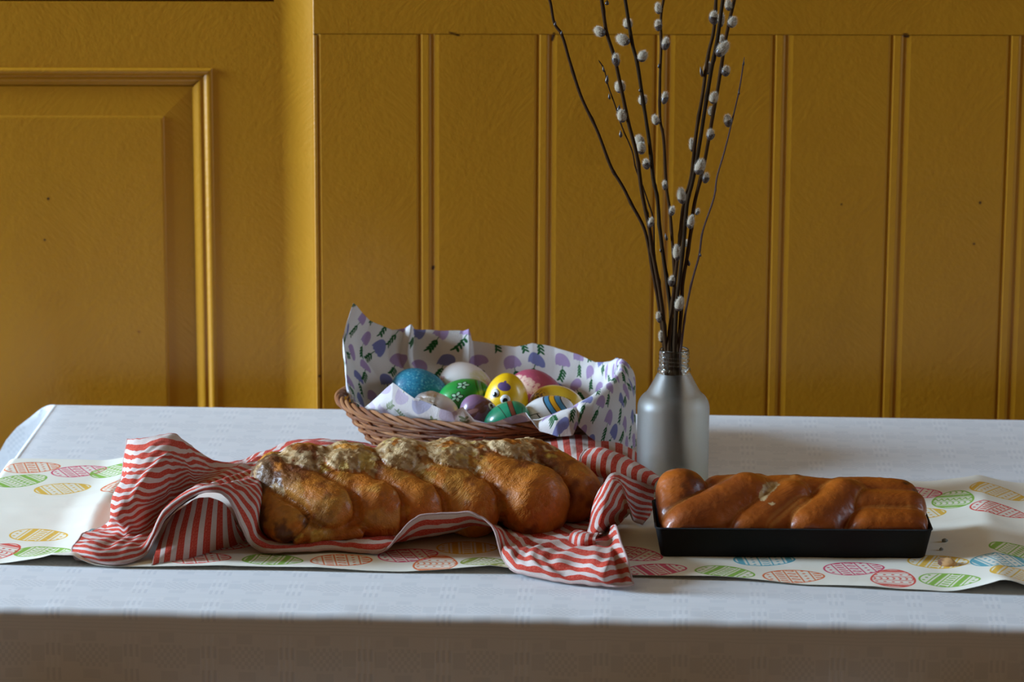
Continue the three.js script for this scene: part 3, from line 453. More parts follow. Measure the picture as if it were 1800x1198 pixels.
// ------------------------------------------------------------------ wicker basket
const BSK = { x: -0.040, z: -0.210, y: TY + 0.0005 };
{
  const t = thing('wicker_basket', 'oval brown wicker basket holding the painted eggs', 'basket', [BSK.x, BSK.y, BSK.z]);
  const cane = [[0.33, 0.118, 0.032], [0.27, 0.090, 0.024], [0.42, 0.170, 0.052]].map((c) => new THREE.MeshPhysicalMaterial({ name: 'varnished_cane', color: new THREE.Color(...c), roughness: 0.38, bumpMap: tiled(paintBump, 25), bumpScale: 0.0003 }));
  const AX = (h) => lerp(0.104, 0.1425, Math.pow(Math.max(0, h), 0.9)), BZ = (h) => lerp(0.060, 0.0905, Math.pow(Math.max(0, h), 0.9)), HT = 0.043;
  const lift = (a) => 0.006 * Math.pow(Math.abs(Math.cos(a)), 2.2);
  const at = (a, h, off = 0) => V((AX(h) + off) * Math.cos(a), 0.004 + h * (HT + lift(a)), (BZ(h) + off) * Math.sin(a));
  const NS = 26, ROWS = 12;
  for (let s = 0; s < NS; s++) { const a = (s + 0.3) / NS * 2 * Math.PI, p = []; for (let k = 0; k <= 8; k++) p.push(at(a, -0.02 + k / 8 * 1.04)); part('stake', tube(p, 0.0015, 6), cane[0], t); }
  for (let r = 0; r < ROWS; r++) {
    reseed(400 + r); const p = [], n = NS * 8;
    for (let i = 0; i <= n; i++) { const a = i / n * 2 * Math.PI, ph = (a / (2 * Math.PI) * NS - 0.3) * Math.PI; p.push(at(a, (r + 0.35) / ROWS + 0.008 * noise(a * 6, r, 2), 0.0021 * Math.cos(ph) * (r % 2 ? 1 : -1)).add(V(0, 0.0006 * noise(a * 9, r, 5), 0))); }
    part('weaver', tube(p, (tt, b) => 0.00168 * (1 + 0.08 * noise(tt * 50, r)), 7, false), cane[r % 3], t);
  }
  for (let k = 0; k < 4; k++) {
    const p = [], n = 260, tw = 12; for (let i = 0; i <= n; i++) { const a = i / n * 2 * Math.PI, q = a * tw + k * Math.PI / 2, c = at(a, 1.03); c.y += 0.0032 + 0.0034 * Math.sin(q); const o = 0.0012 + 0.0030 * Math.cos(q); c.x += o * Math.cos(a); c.z += o * Math.sin(a); p.push(c); }
    part('rim_cane', tube(p, 0.00205, 8, false), cane[(k + 2) % 3], t);
  }
  const base = gridGeo(48, 10, (u, v) => { const a = u * 2 * Math.PI; return [0.104 * v * Math.cos(a), 0.0028 + 0.0007 * Math.sin(a * 24 + (Math.round(v * 10) % 2) * Math.PI), 0.060 * v * Math.sin(a)]; });
  base.index.array.forEach((_, i, A) => { if (i % 3 === 1) [A[i], A[i + 1]] = [A[i + 1], A[i]]; }); base.computeVertexNormals();
  part('base', base, new THREE.MeshStandardMaterial({ name: 'cane_base', color: new THREE.Color(0.24, 0.11, 0.04), roughness: 0.5, side: THREE.DoubleSide }), t);
}

// ------------------------------------------------------------------ paper napkin lining the basket
const FOLDS = [   // round the basket: [bearing, crest x y z, free edge x y z]
  [105.8, -0.0801, 0.8074, -0.1230, -0.0789, 0.8204, -0.1220], [113.9, -0.0990, 0.8105, -0.1280, -0.1019, 0.8272, -0.1300], [126.0, -0.1250, 0.8179, -0.1380, -0.1253, 0.8401, -0.1420],
  [136.1, -0.1413, 0.8123, -0.1500, -0.1458, 0.8182, -0.1560], [149.5, -0.1560, 0.8039, -0.1680, -0.1564, 0.8064, -0.1720], [167.9, -0.1686, 0.8032, -0.1930, -0.1678, 0.8064, -0.1970],
  [181.4, -0.1755, 0.8054, -0.2120, -0.1752, 0.8094, -0.2150], [193.1, -0.1800, 0.8198, -0.2300, -0.1811, 0.8350, -0.2360], [201.0, -0.1836, 0.8390, -0.2440, -0.1848, 0.8597, -0.2520],
  [208.8, -0.1819, 0.8536, -0.2580, -0.1750, 0.8913, -0.2680], [220.9, -0.1657, 0.8374, -0.2770, -0.1602, 0.8700, -0.2840], [232.1, -0.1410, 0.8286, -0.2900, -0.1380, 0.8577, -0.2970],
  [237.4, -0.1285, 0.8270, -0.2950, -0.1260, 0.8580, -0.3020], [238.5, -0.1205, 0.8281, -0.2910, -0.1192, 0.8632, -0.2980], [242.9, -0.1173, 0.8235, -0.3030, -0.1167, 0.8554, -0.3110],
  [252.7, -0.0887, 0.8220, -0.3060, -0.0892, 0.8533, -0.3140], [260.3, -0.0661, 0.8222, -0.3040, -0.0655, 0.8542, -0.3120], [262.4, -0.0586, 0.8242, -0.2960, -0.0591, 0.8585, -0.3040],
  [264.5, -0.0550, 0.8189, -0.3060, -0.0567, 0.8429, -0.3140], [272.8, -0.0325, 0.8181, -0.3030, -0.0330, 0.8398, -0.3110], [280.9, -0.0117, 0.8173, -0.3000, -0.0122, 0.8386, -0.3070],
  [288.7, 0.0061, 0.8209, -0.2940, 0.0062, 0.8449, -0.3020], [298.8, 0.0298, 0.8197, -0.2880, 0.0299, 0.8416, -0.2970], [310.7, 0.0536, 0.8167, -0.2770, 0.0560, 0.8362, -0.2860],
  [322.5, 0.0702, 0.8183, -0.2620, 0.0728, 0.8320, -0.2720], [333.5, 0.0837, 0.8362, -0.2480, 0.0905, 0.8384, -0.2540], [346.4, 0.0943, 0.8478, -0.2300, 0.1071, 0.8256, -0.2320],
  [360.0, 0.0992, 0.8503, -0.2100, 0.1135, 0.8030, -0.2050], [371.9, 0.0984, 0.8453, -0.1920, 0.1155, 0.7710, -0.1720], [385.1, 0.0920, 0.8407, -0.1720, 0.1034, 0.7710, -0.1450],
  [395.7, 0.0823, 0.8352, -0.1560, 0.0857, 0.7788, -0.1280], [404.8, 0.0697, 0.8290, -0.1430, 0.0702, 0.7956, -0.1160], [412.8, 0.0538, 0.8206, -0.1340, 0.0580, 0.8084, -0.1100],
  [419.0, 0.0412, 0.8176, -0.1270, 0.0539, 0.8007, -0.1000], [423.6, 0.0302, 0.8138, -0.1230, 0.0395, 0.7987, -0.1000], [427.8, 0.0197, 0.8104, -0.1200, 0.0225, 0.8026, -0.1060],
  [431.0, 0.0108, 0.8099, -0.1190, 0.0081, 0.8190, -0.1150], [437.6, -0.0070, 0.8059, -0.1180, -0.0098, 0.8130, -0.1170], [444.4, -0.0255, 0.8038, -0.1180, -0.0282, 0.8069, -0.1170],
  [450.2, -0.0406, 0.8042, -0.1180, -0.0428, 0.8093, -0.1180], [454.1, -0.0507, 0.8066, -0.1190, -0.0537, 0.8220, -0.1220], [458.4, -0.0619, 0.8064, -0.1190, -0.0636, 0.8168, -0.1190]];

const napkinPrint = (k) => {                                        // k: strength of the print
  const N = 1024, [c, x] = canvas(N, N); x.fillStyle = '#e0d8d2'; x.fillRect(0, 0, N, N); reseed(77);
  const mix = (r, g, b) => `rgb(${Math.round(lerp(226, r, k))},${Math.round(lerp(218, g, k))},${Math.round(lerp(214, b, k))})`;
  const grn = k > 0.8 ? '#1f5a2a' : '#8a9472';
  const wrap = (px, py, f) => { for (const dx of [-N, 0, N]) for (const dy of [-N, 0, N]) { x.save(); x.translate(px + dx, py + dy); f(); x.restore(); } };
  const G = 6, S = N / G;
  for (let i = 0; i < G; i++) for (let j = 0; j < G; j++) {
    const px = (i + 0.5 + rr(-0.13, 0.13) + (j % 2 ? 0.25 : -0.25)) * S, py = (j + 0.5 + rr(-0.12, 0.12)) * S, rot = rr(-0.45, 0.45), col = (i * 2 + j) % 3 ? mix(174, 146, 180) : mix(126, 126, 170), r = S * rr(0.29, 0.34), bend = rr(-0.35, 0.35), len = S * rr(0.50, 0.62);
    wrap(px, py, () => {
      x.rotate(rot);
      x.strokeStyle = x.fillStyle = grn; x.lineWidth = 6; x.lineCap = 'round';
      x.beginPath(); x.moveTo(0, 0); x.quadraticCurveTo(bend * len * 0.4, len * 0.5, bend * len, len); x.stroke();
      for (let q = 0; q < 4; q++) { const u = 0.38 + q * 0.19, lx = bend * len * u * u, ly = len * u; for (const sd of [-1, 1]) { x.save(); x.translate(lx, ly); x.rotate(sd * 0.85 - bend * 0.4); x.beginPath(); x.ellipse(0, S * 0.085, S * 0.040, S * 0.105, 0, 0, 7); x.fill(); x.restore(); } }
      x.fillStyle = col; x.beginPath(); x.moveTo(-r, S * 0.05); x.bezierCurveTo(-r * 1.1, -r * 0.95, -r * 0.3, -r * 1.25, r * 0.2, -r * 1.12); x.bezierCurveTo(r * 0.95, -r * 0.95, r * 1.12, -r * 0.3, r, S * 0.03);
      for (let q = 0; q < 7; q++) x.lineTo(r - (q + 1) * 2 * r / 7, S * 0.05 + (q % 2 ? 0 : S * 0.035)); x.closePath(); x.fill();
    });
  }
  return texOf(c);
};
const crepe = grayTex(256, 256, (u, v) => 0.5 + 0.35 * pnoise(u, v, 90, 6) + 0.15 * pnoise(u, v, 200, 9));
{
  const mk = (name, k) => new THREE.MeshPhysicalMaterial({ name, map: napkinPrint(k), roughness: 0.88, transmission: 0.22, thickness: 0, specularIntensity: 0.4, bumpMap: tiled(crepe, 5), bumpScale: 0.00025, side: THREE.DoubleSide });
  const col = (ph) => {                                             // crest and free edge at a bearing
    const n = FOLDS.length; let q = ph; while (q < FOLDS[0][0]) q += 360; while (q >= FOLDS[0][0] + 360) q -= 360;
    let k = 0; while (k < n - 1 && q >= FOLDS[k + 1][0]) k++;
    const A = FOLDS[k], B = FOLDS[(k + 1) % n], w = (B[0] + (k === n - 1 ? 360 : 0)) - A[0], t0 = (q - A[0]) / w, t = lerp(t0, t0 * t0 * (3 - 2 * t0), 0.35);
    return A.map((v, i) => lerp(v, B[i], t));
  };
  const NU = 720, NV = 56, bear = Array.from({ length: NU + 1 }, (_, i) => FOLDS[0][0] + i / NU * 360), lens = [];
  const line = bear.map((b, i) => {
    const c = col(b), a = rad(b), ca = Math.cos(a), sa = Math.sin(a);
    const P = [V(BSK.x, TY + 0.0085, BSK.z), V(BSK.x + 0.058 * ca, TY + 0.0088, BSK.z + 0.030 * sa), V(BSK.x + 0.090 * ca, TY + 0.011, BSK.z + 0.048 * sa), V(BSK.x + 0.1265 * ca, TY + 0.036, BSK.z + 0.0755 * sa)];
    const crest = V(c[1], c[2], c[3]), tip = V(c[4], c[5], c[6]), over = sstep(TY + 0.081, TY + 0.055, tip.y) * sstep(0.002, 0.02, crest.y - tip.y);
    P.push(V(BSK.x + 0.1320 * ca, TY + 0.0525 + 0.006 * Math.abs(ca), BSK.z + 0.0805 * sa).lerp(V(crest.x, TY + 0.055, crest.z), 0.25));
    P.push(crest);
    if (over > 0.01) P.push(crest.clone().lerp(tip, 0.45).add(V(0.006 * ca, 0.010, 0.009 * Math.max(0, sa) + 0.004).multiplyScalar(over)));
    P.push(tip);
    const cv = new THREE.CatmullRomCurve3(P, false, 'centripetal'); lens.push(cv.getLength()); return cv.getSpacedPoints(NV);
  });
  const at = (u, v) => { const i = Math.round(u * NU), j = Math.round(v * NV), p = line[i % NU][j], w = 0.0009 * sstep(0.35, 0.8, v); const a = rad(bear[i % NU]); return [p.x + w * noise(Math.cos(a) * 9, Math.sin(a) * 9, v * 7), p.y + w * 0.6 * noise(Math.cos(a) * 14, Math.sin(a) * 14, v * 9 + 4), p.z + w * noise(Math.cos(a) * 9 + 5, Math.sin(a) * 9, v * 7)]; };
  const uv = (u, v) => { const i = Math.round(u * NU) % NU, a = rad(bear[Math.round(u * NU)]), s = lens[i] * v; return [s * Math.cos(a) * 0.92 / 0.155, -s * Math.sin(a) * 0.92 / 0.155]; };
  single('paper_napkin', sheetGeo(NU, NV, at, uv, 0.0005, true), [mk('napkin_reverse', 0.42), mk('napkin_print', 1)], 'white paper napkin printed with lilac flowers and green sprigs, lining the egg basket', 'napkin');
}

// ------------------------------------------------------------------ painted eggs
{
  const eggR = (v) => { const t = Math.cos(Math.PI * v); return Math.sin(Math.PI * v) * (1 - 0.115 * -t + 0.02 * t * t); };   // v 0 = blunt end (down), 1 = pointed end
  const eggGeo = (L, D) => gridGeo(48, 32, (u, v) => { const a = (u - 0.5) * 2 * Math.PI, r = eggR(v) * D / 2; return [Math.sin(a) * r, -Math.cos(Math.PI * v) * L / 2, Math.cos(a) * r]; }, null, true);
  const W = 768, H = 384;
  const art = (fn, s) => { const [c, x] = canvas(W, H); reseed(s); fn(x); return texOf(c); };
  const fill = (x, k) => { x.fillStyle = k; x.fillRect(0, 0, W, H); };
  const blob = (x, k, u, v, a, b, r = 0) => { x.fillStyle = k; x.beginPath(); x.ellipse(u * W, (1 - v) * H, a * W, b * H, r, 0, 7); x.fill(); };
  const stroke = (x, k, w, pts) => { x.strokeStyle = k; x.lineWidth = w; x.lineCap = 'round'; x.beginPath(); pts.forEach(([u, v], i) => i ? x.quadraticCurveTo(pts[i - 1][0] * W + (i % 2 ? 6 : -6), (1 - pts[i - 1][1]) * H + 8, u * W, (1 - v) * H) : x.moveTo(u * W, (1 - v) * H)); x.stroke(); };
  const gloss = (map, rough = 0.32, coat = 0.6) => new THREE.MeshPhysicalMaterial({ name: 'painted_shell', map, roughness: rough, clearcoat: coat, clearcoatRoughness: 0.15 });
  const egg = (label, pos, axis, mat, L = 0.056, D = 0.0435, roll = 0) => {
    const o = thing('painted_egg', label, 'egg', pos, 0, 'painted eggs in the basket'); part('shell', eggGeo(L, D), mat, o);
    const Y = V(...axis).normalize(), Z = camera.position.clone().sub(o.position).normalize(); Z.addScaledVector(Y, -Z.dot(Y)).normalize();
    o.quaternion.setFromRotationMatrix(new THREE.Matrix4().makeBasis(Y.clone().cross(Z), Y, Z)).multiply(new THREE.Quaternion().setFromAxisAngle(V(0, 1, 0), roll)); o.userData.size = [L, D]; return o;
  };
  const eyeWhite = new THREE.MeshPhysicalMaterial({ name: 'eye_white', color: new THREE.Color(0.72, 0.72, 0.72), roughness: 0.15, clearcoat: 1 }), pupil = new THREE.MeshPhysicalMaterial({ name: 'eye_pupil', color: new THREE.Color(0.006, 0.006, 0.006), roughness: 0.12 });
  const googly = (o, u, v, r, dx, dy) => {                          // a stuck-on craft eye at texture place u, v
    const [L, D] = o.userData.size, a = (u - 0.5) * 2 * Math.PI, q = eggR(v) * D / 2, P = V(Math.sin(a) * q, -Math.cos(Math.PI * v) * L / 2, Math.cos(a) * q), n = V(P.x / (D * D), P.y / (L * L), P.z / (D * D)).normalize();
    const dome = (k, h) => { const p = []; for (let i = 0; i <= 8; i++) { const t = i / 8 * Math.PI / 2; p.push(new THREE.Vector2(Math.cos(t) * k, Math.sin(t) * h)); } return new THREE.LatheGeometry(p, 28).rotateX(Math.PI / 2); };
    const e = part('googly_eye', dome(r, r * 0.42), eyeWhite, o); e.position.copy(P).addScaledVector(n, -0.0003); e.quaternion.setFromUnitVectors(V(0, 0, 1), n);
    const k = part('pupil', dome(r * 0.55, r * 0.16), pupil, e); k.position.set(dx * r, dy * r, r * 0.34);
  };
  // blue, dabbed
  egg('turquoise egg dabbed with pale speckles, at the left back of the basket', [-0.107, 0.8045, -0.252], [1, -0.16, 0.12], gloss(art((x) => { fill(x, '#1b7f9e'); for (let i = 0; i < 5200; i++) { x.fillStyle = `rgba(${rnd() < 0.62 ? '150,205,210' : '10,76,116'},${rr(0.15, 0.6)})`; x.beginPath(); x.arc(rr(0, W), rr(0, H), rr(0.8, 4.5), 0, 7); x.fill(); } for (let i = 0; i < 30; i++) blob(x, `rgba(${rnd() < 0.5 ? '14,96,140' : '70,170,185'},0.16)`, rnd(), rnd(), rr(0.02, 0.09), rr(0.03, 0.1), rr(0, 3)); }, 1), 0.5, 0.15), 0.059, 0.0445);
  // white with faint flowers
  egg('white egg with faint pink flower outlines, at the back of the basket', [-0.060, 0.8065, -0.270], [1, -0.25, 0.35], gloss(art((x) => { fill(x, '#e6dcd6'); for (let i = 0; i < 14; i++) { const u = rr(0.1, 0.9), v = rr(0.2, 0.9); for (let k = 0; k < 5; k++) { x.strokeStyle = 'rgba(196,92,122,0.6)'; x.lineWidth = 5; x.beginPath(); x.ellipse(u * W + Math.cos(k * 1.26) * 16, (1 - v) * H + Math.sin(k * 1.26) * 16, 13, 8, k * 1.26, 0, 7); x.stroke(); } } for (let i = 0; i < 50; i++) blob(x, 'rgba(190,190,70,0.16)', rr(0.25, 0.75), rr(0.62, 0.85), rr(0.02, 0.06), rr(0.03, 0.07), rr(0, 3)); }, 2), 0.55, 0.1), 0.058, 0.045);
  // pink with a pale leaf print
  egg('pink egg with a cream feathery leaf print', [0.013, 0.8020, -0.258], [0.9, -0.35, 0.2], gloss(art((x) => { fill(x, '#b04a60'); for (let i = 0; i < 1500; i++) { x.fillStyle = `rgba(${rnd() < 0.5 ? '214,120,120' : '150,50,84'},0.2)`; x.beginPath(); x.arc(rr(0, W), rr(0, H), rr(1, 6), 0, 7); x.fill(); } for (const [u, v, s] of [[0.47, 0.40, 1], [0.44, 0.22, 0.9], [0.56, 0.60, 0.7]]) for (let i = 0; i < 26; i++) { const a = i * 0.53, r = (0.3 + (i % 5) * 0.17) * 46 * s; blob(x, 'rgba(232,196,168,0.75)', u + Math.cos(a) * r / W, v + Math.sin(a) * r / H, 0.012 * s, 0.034 * s, a); } }, 3), 0.5, 0.15), 0.060, 0.045);
  // green with black line drawing
  egg('bright green egg with white petals outlined in black, beside the turquoise egg', [-0.059, 0.8035, -0.222], [0.95, 0.30, -0.25], gloss(art((x) => { fill(x, '#168a38'); for (const [u, v] of [[0.46, 0.40], [0.52, 0.56], [0.38, 0.52]]) { for (let k = 0; k < 5; k++) { const a = k * 1.26; x.fillStyle = 'rgba(196,226,196,0.85)'; x.strokeStyle = '#10231a'; x.lineWidth = 4; x.beginPath(); x.ellipse(u * W + Math.cos(a) * 17, (1 - v) * H + Math.sin(a) * 17, 14, 9, a, 0, 7); x.fill(); x.stroke(); } blob(x, '#10231a', u, v, 0.008, 0.016); } stroke(x, '#5d8f94', 18, [[0.3, 0.76], [0.5, 0.70], [0.7, 0.78]]); stroke(x, '#10231a', 4, [[0.3, 0.80], [0.5, 0.74], [0.7, 0.82]]); stroke(x, '#10231a', 4, [[0.3, 0.71], [0.5, 0.66], [0.7, 0.74]]); stroke(x, '#10231a', 4, [[0.52, 0.20], [0.62, 0.36], [0.56, 0.6]]); }, 4)), 0.056, 0.043);
  // yellow with googly eyes
  { const e = egg('bright yellow upright egg with two googly eyes and a purple oval patch', [-0.0158, 0.8085, -0.204], [0.06, 1, 0.10], gloss(art((x) => { fill(x, '#edbb12'); for (let i = 0; i < 500; i++) { x.fillStyle = 'rgba(214,150,10,0.10)'; x.beginPath(); x.arc(rr(0, W), rr(0, H), rr(2, 12), 0, 7); x.fill(); } blob(x, '#55406f', 0.465, 0.745, 0.075, 0.058, 0.05); blob(x, '#55406f', 0.470, 0.805, 0.020, 0.026); }, 5)), 0.056, 0.0445);
    googly(e, 0.395, 0.640, 0.0046, 0.2, -0.25); googly(e, 0.492, 0.590, 0.0050, 0.0, -0.15); }
  // yellow with dark patches
  egg('yellow egg with a scribbled black patch, at the right end of the basket', [0.0345, 0.7990, -0.212], [0.9, 0.10, 0.45], gloss(art((x) => { fill(x, '#dfb833'); for (let i = 0; i < 260; i++) { x.strokeStyle = `rgba(${i % 3 ? '26,20,14' : '52,44,30'},0.8)`; x.lineWidth = 3; const u = 0.46 + rr(-0.055, 0.055), v = 0.66 + rr(-0.10, 0.10); x.beginPath(); x.moveTo(u * W, (1 - v) * H); x.lineTo(u * W + rr(-16, 16), (1 - v) * H + rr(-16, 16)); x.stroke(); } for (let i = 0; i < 60; i++) { x.strokeStyle = 'rgba(48,36,24,0.8)'; x.lineWidth = 3; const u = 0.42 + rr(-0.04, 0.04), v = 0.36 + rr(-0.09, 0.09); x.beginPath(); x.moveTo(u * W, (1 - v) * H); x.lineTo(u * W + rr(-20, 20), (1 - v) * H + rr(-20, 20)); x.stroke(); } stroke(x, '#7c4a1c', 12, [[0.40, 0.42], [0.45, 0.50], [0.52, 0.47]]); }, 6)), 0.060, 0.046);
  // purple and brown with googly eyes
  { const e = egg('speckled purple egg with a brown cap and googly eyes', [-0.0405, 0.7995, -0.166], [-0.45, 0.9, 0.15], gloss(art((x) => { fill(x, '#7b5878'); for (let i = 0; i < 4200; i++) { x.fillStyle = `rgba(${rnd() < 0.6 ? '52,30,54' : '150,116,146'},${rr(0.25, 0.7)})`; x.beginPath(); x.arc(rr(0, W), rr(H * 0.42, H), rr(0.6, 2), 0, 7); x.fill(); } for (let i = 0; i < 40; i++) blob(x, 'rgba(104,58,42,0.7)', rnd(), rr(0.64, 0.74), rr(0.03, 0.07), rr(0.01, 0.035), rr(-0.2, 0.2)); blob(x, '#a4746e', 0.47, 0.70, 0.06, 0.03, 0.1); x.fillStyle = '#8a6684'; x.fillRect(0, 0, W, H * 0.22); }, 7)), 0.050, 0.040);
    googly(e, 0.66, 0.60, 0.0042, -0.1, 0.1); googly(e, 0.625, 0.43, 0.0046, 0.15, -0.1); }
  // small green
  egg('small sea-green egg with a red-brown stripe, at the front of the basket', [-0.0125, 0.8005, -0.150], [-0.9, -0.35, 0.1], gloss(art((x) => { fill(x, '#17936a'); stroke(x, '#0c2018', 4, [[0.3, 0.52], [0.5, 0.48], [0.7, 0.54]]); x.fillStyle = '#84402c'; x.fillRect(0, H * 0.60, W, 22); x.fillStyle = '#0c2018'; x.fillRect(0, H * 0.60 - 4, W, 4); x.fillRect(0, H * 0.60 + 22, W, 4); stroke(x, '#0c2018', 4, [[0.38, 0.2], [0.5, 0.27], [0.6, 0.2]]); for (let i = 0; i < 200; i++) { x.fillStyle = 'rgba(60,190,140,0.12)'; x.beginPath(); x.arc(rr(0, W), rr(0, H), rr(3, 12), 0, 7); x.fill(); } }, 8)), 0.048, 0.037);
  // white with blue and yellow bands
  egg('white egg with a blue band and an orange stripe', [0.0275, 0.8010, -0.166], [0.88, 0.42, -0.1], gloss(art((x) => { fill(x, '#dcd8d4'); const band = (v, h, k) => { x.fillStyle = k; x.beginPath(); x.moveTo(0, (1 - v) * H); for (let i = 0; i <= 40; i++) x.lineTo(i / 40 * W, (1 - v) * H - 10 * Math.sin(i / 40 * 6.28 * 2)); for (let i = 40; i >= 0; i--) x.lineTo(i / 40 * W, (1 - v - h) * H - 10 * Math.sin(i / 40 * 6.28 * 2)); x.fill(); }; band(0.56, 0.22, '#15181c'); band(0.575, 0.19, '#4384a6'); band(0.625, 0.075, '#15181c'); band(0.635, 0.055, '#e0a01e'); stroke(x, '#15181c', 5, [[0.40, 0.24], [0.44, 0.42], [0.53, 0.46], [0.56, 0.30]]); stroke(x, '#15181c', 5, [[0.55, 0.48], [0.60, 0.38]]); blob(x, '#15181c', 0.60, 0.30, 0.014, 0.022, 0.5); blob(x, '#15181c', 0.58, 0.16, 0.018, 0.025, 0.4); }, 9)), 0.056, 0.0425);
  // white with foil scraps
  { const foilArt = art((x) => { fill(x, '#e4dfda'); for (const [k, u, v, a, b] of [['#c86a86', 0.52, 0.42, 0.045, 0.05], ['#3d86b8', 0.56, 0.56, 0.03, 0.05], ['#4f9a4a', 0.60, 0.50, 0.018, 0.05], ['#c9506a', 0.57, 0.66, 0.015, 0.03], ['#35444c', 0.46, 0.50, 0.035, 0.035]]) blob(x, k, u, v, a, b, u * 9); }, 10);
    const e = egg('white egg with crumpled silver foil and small pink and blue scraps', [-0.0865, 0.7990, -0.186], [0.95, -0.10, 0.2], gloss(foilArt), 0.050, 0.040);
    reseed(5); const foil = gridGeo(14, 10, (u, v) => { const a = (lerp(0.26, 0.46, u) - 0.5) * 2 * Math.PI, w = lerp(0.20, 0.52, v), q = eggR(w) * 0.020 + 0.0005 + 0.0006 * noise(u * 9, v * 8, 1); return [Math.sin(a) * q, -Math.cos(Math.PI * w) * (0.025 + 0.0005), Math.cos(a) * q]; });
    part('foil_scrap', foil, new THREE.MeshStandardMaterial({ name: 'silver_foil', color: new THREE.Color(0.85, 0.86, 0.88), metalness: 1, roughness: 0.4, side: THREE.DoubleSide, flatShading: true }), e, 'crumpled silver foil'); }
  scene.traverse((o) => { if (o.userData.size) delete o.userData.size; });
}

// ------------------------------------------------------------------ plaited loaves: strands joined by a smooth union, meshed with surface nets
// capsule: [ax, ay, az, ra, bx, by, bz, rb]
const capD = (c, x, y, z) => { const dx = c[4] - c[0], dy = c[5] - c[1], dz = c[6] - c[2], px = x - c[0], py = y - c[1], pz = z - c[2], t = clamp((px * dx + py * dy + pz * dz) / (dx * dx + dy * dy + dz * dz)); return [Math.hypot(px - dx * t, py - dy * t, pz - dz * t) - lerp(c[3], c[7], t), t]; };
const smin = (a, b, k) => { const h = Math.max(k - Math.abs(a - b), 0) / k; return Math.min(a, b) - h * h * k * 0.25; };
function surfaceNets(lo, hi, cell, field) {
  const n = [0, 1, 2].map((i) => Math.ceil((hi[i] - lo[i]) / cell) + 1), [nx, ny, nz] = n, F = new Float32Array(nx * ny * nz);
  for (let k = 0, q = 0; k < nz; k++) for (let j = 0; j < ny; j++) for (let i = 0; i < nx; i++, q++) F[q] = field(lo[0] + i * cell, lo[1] + j * cell, lo[2] + k * cell);
  const id = new Int32Array(nx * ny * nz).fill(-1), p = [], ix = [], at = (i, j, k) => i + nx * (j + ny * k);
  const E = [[0, 1], [0, 2], [0, 4], [1, 3], [1, 5], [2, 3], [2, 6], [3, 7], [4, 5], [4, 6], [5, 7], [6, 7]];
  for (let k = 0; k < nz - 1; k++) for (let j = 0; j < ny - 1; j++) for (let i = 0; i < nx - 1; i++) {
    const v = []; let m = 0; for (let c = 0; c < 8; c++) { v[c] = F[at(i + (c & 1), j + (c >> 1 & 1), k + (c >> 2))]; if (v[c] < 0) m |= 1 << c; }
    if (m === 0 || m === 255) continue;
    let sx = 0, sy = 0, sz = 0, w = 0;
    for (const [a, b] of E) if ((m >> a & 1) !== (m >> b & 1)) { const t = v[a] / (v[a] - v[b]); sx += lerp(a & 1, b & 1, t); sy += lerp(a >> 1 & 1, b >> 1 & 1, t); sz += lerp(a >> 2, b >> 2, t); w++; }
    id[at(i, j, k)] = p.length / 3; p.push(lo[0] + (i + sx / w) * cell, lo[1] + (j + sy / w) * cell, lo[2] + (k + sz / w) * cell);
  }
  for (let k = 1; k < nz - 1; k++) for (let j = 1; j < ny - 1; j++) for (let i = 1; i < nx - 1; i++) {
    const s = F[at(i, j, k)] < 0;
    const quad = (a, b, c, d, flip) => { if (a < 0 || b < 0 || c < 0 || d < 0) return; flip ? ix.push(a, b, c, a, c, d) : ix.push(a, c, b, a, d, c); };
    if (s !== F[at(i + 1, j, k)] < 0) quad(id[at(i, j - 1, k - 1)], id[at(i, j, k - 1)], id[at(i, j, k)], id[at(i, j - 1, k)], s);
    if (s !== F[at(i, j + 1, k)] < 0) quad(id[at(i - 1, j, k - 1)], id[at(i - 1, j, k)], id[at(i, j, k)], id[at(i, j, k - 1)], s);
    if (s !== F[at(i, j, k + 1)] < 0) quad(id[at(i - 1, j - 1, k)], id[at(i, j - 1, k)], id[at(i, j, k)], id[at(i - 1, j, k)], s);
  }
  return [p, ix];
}
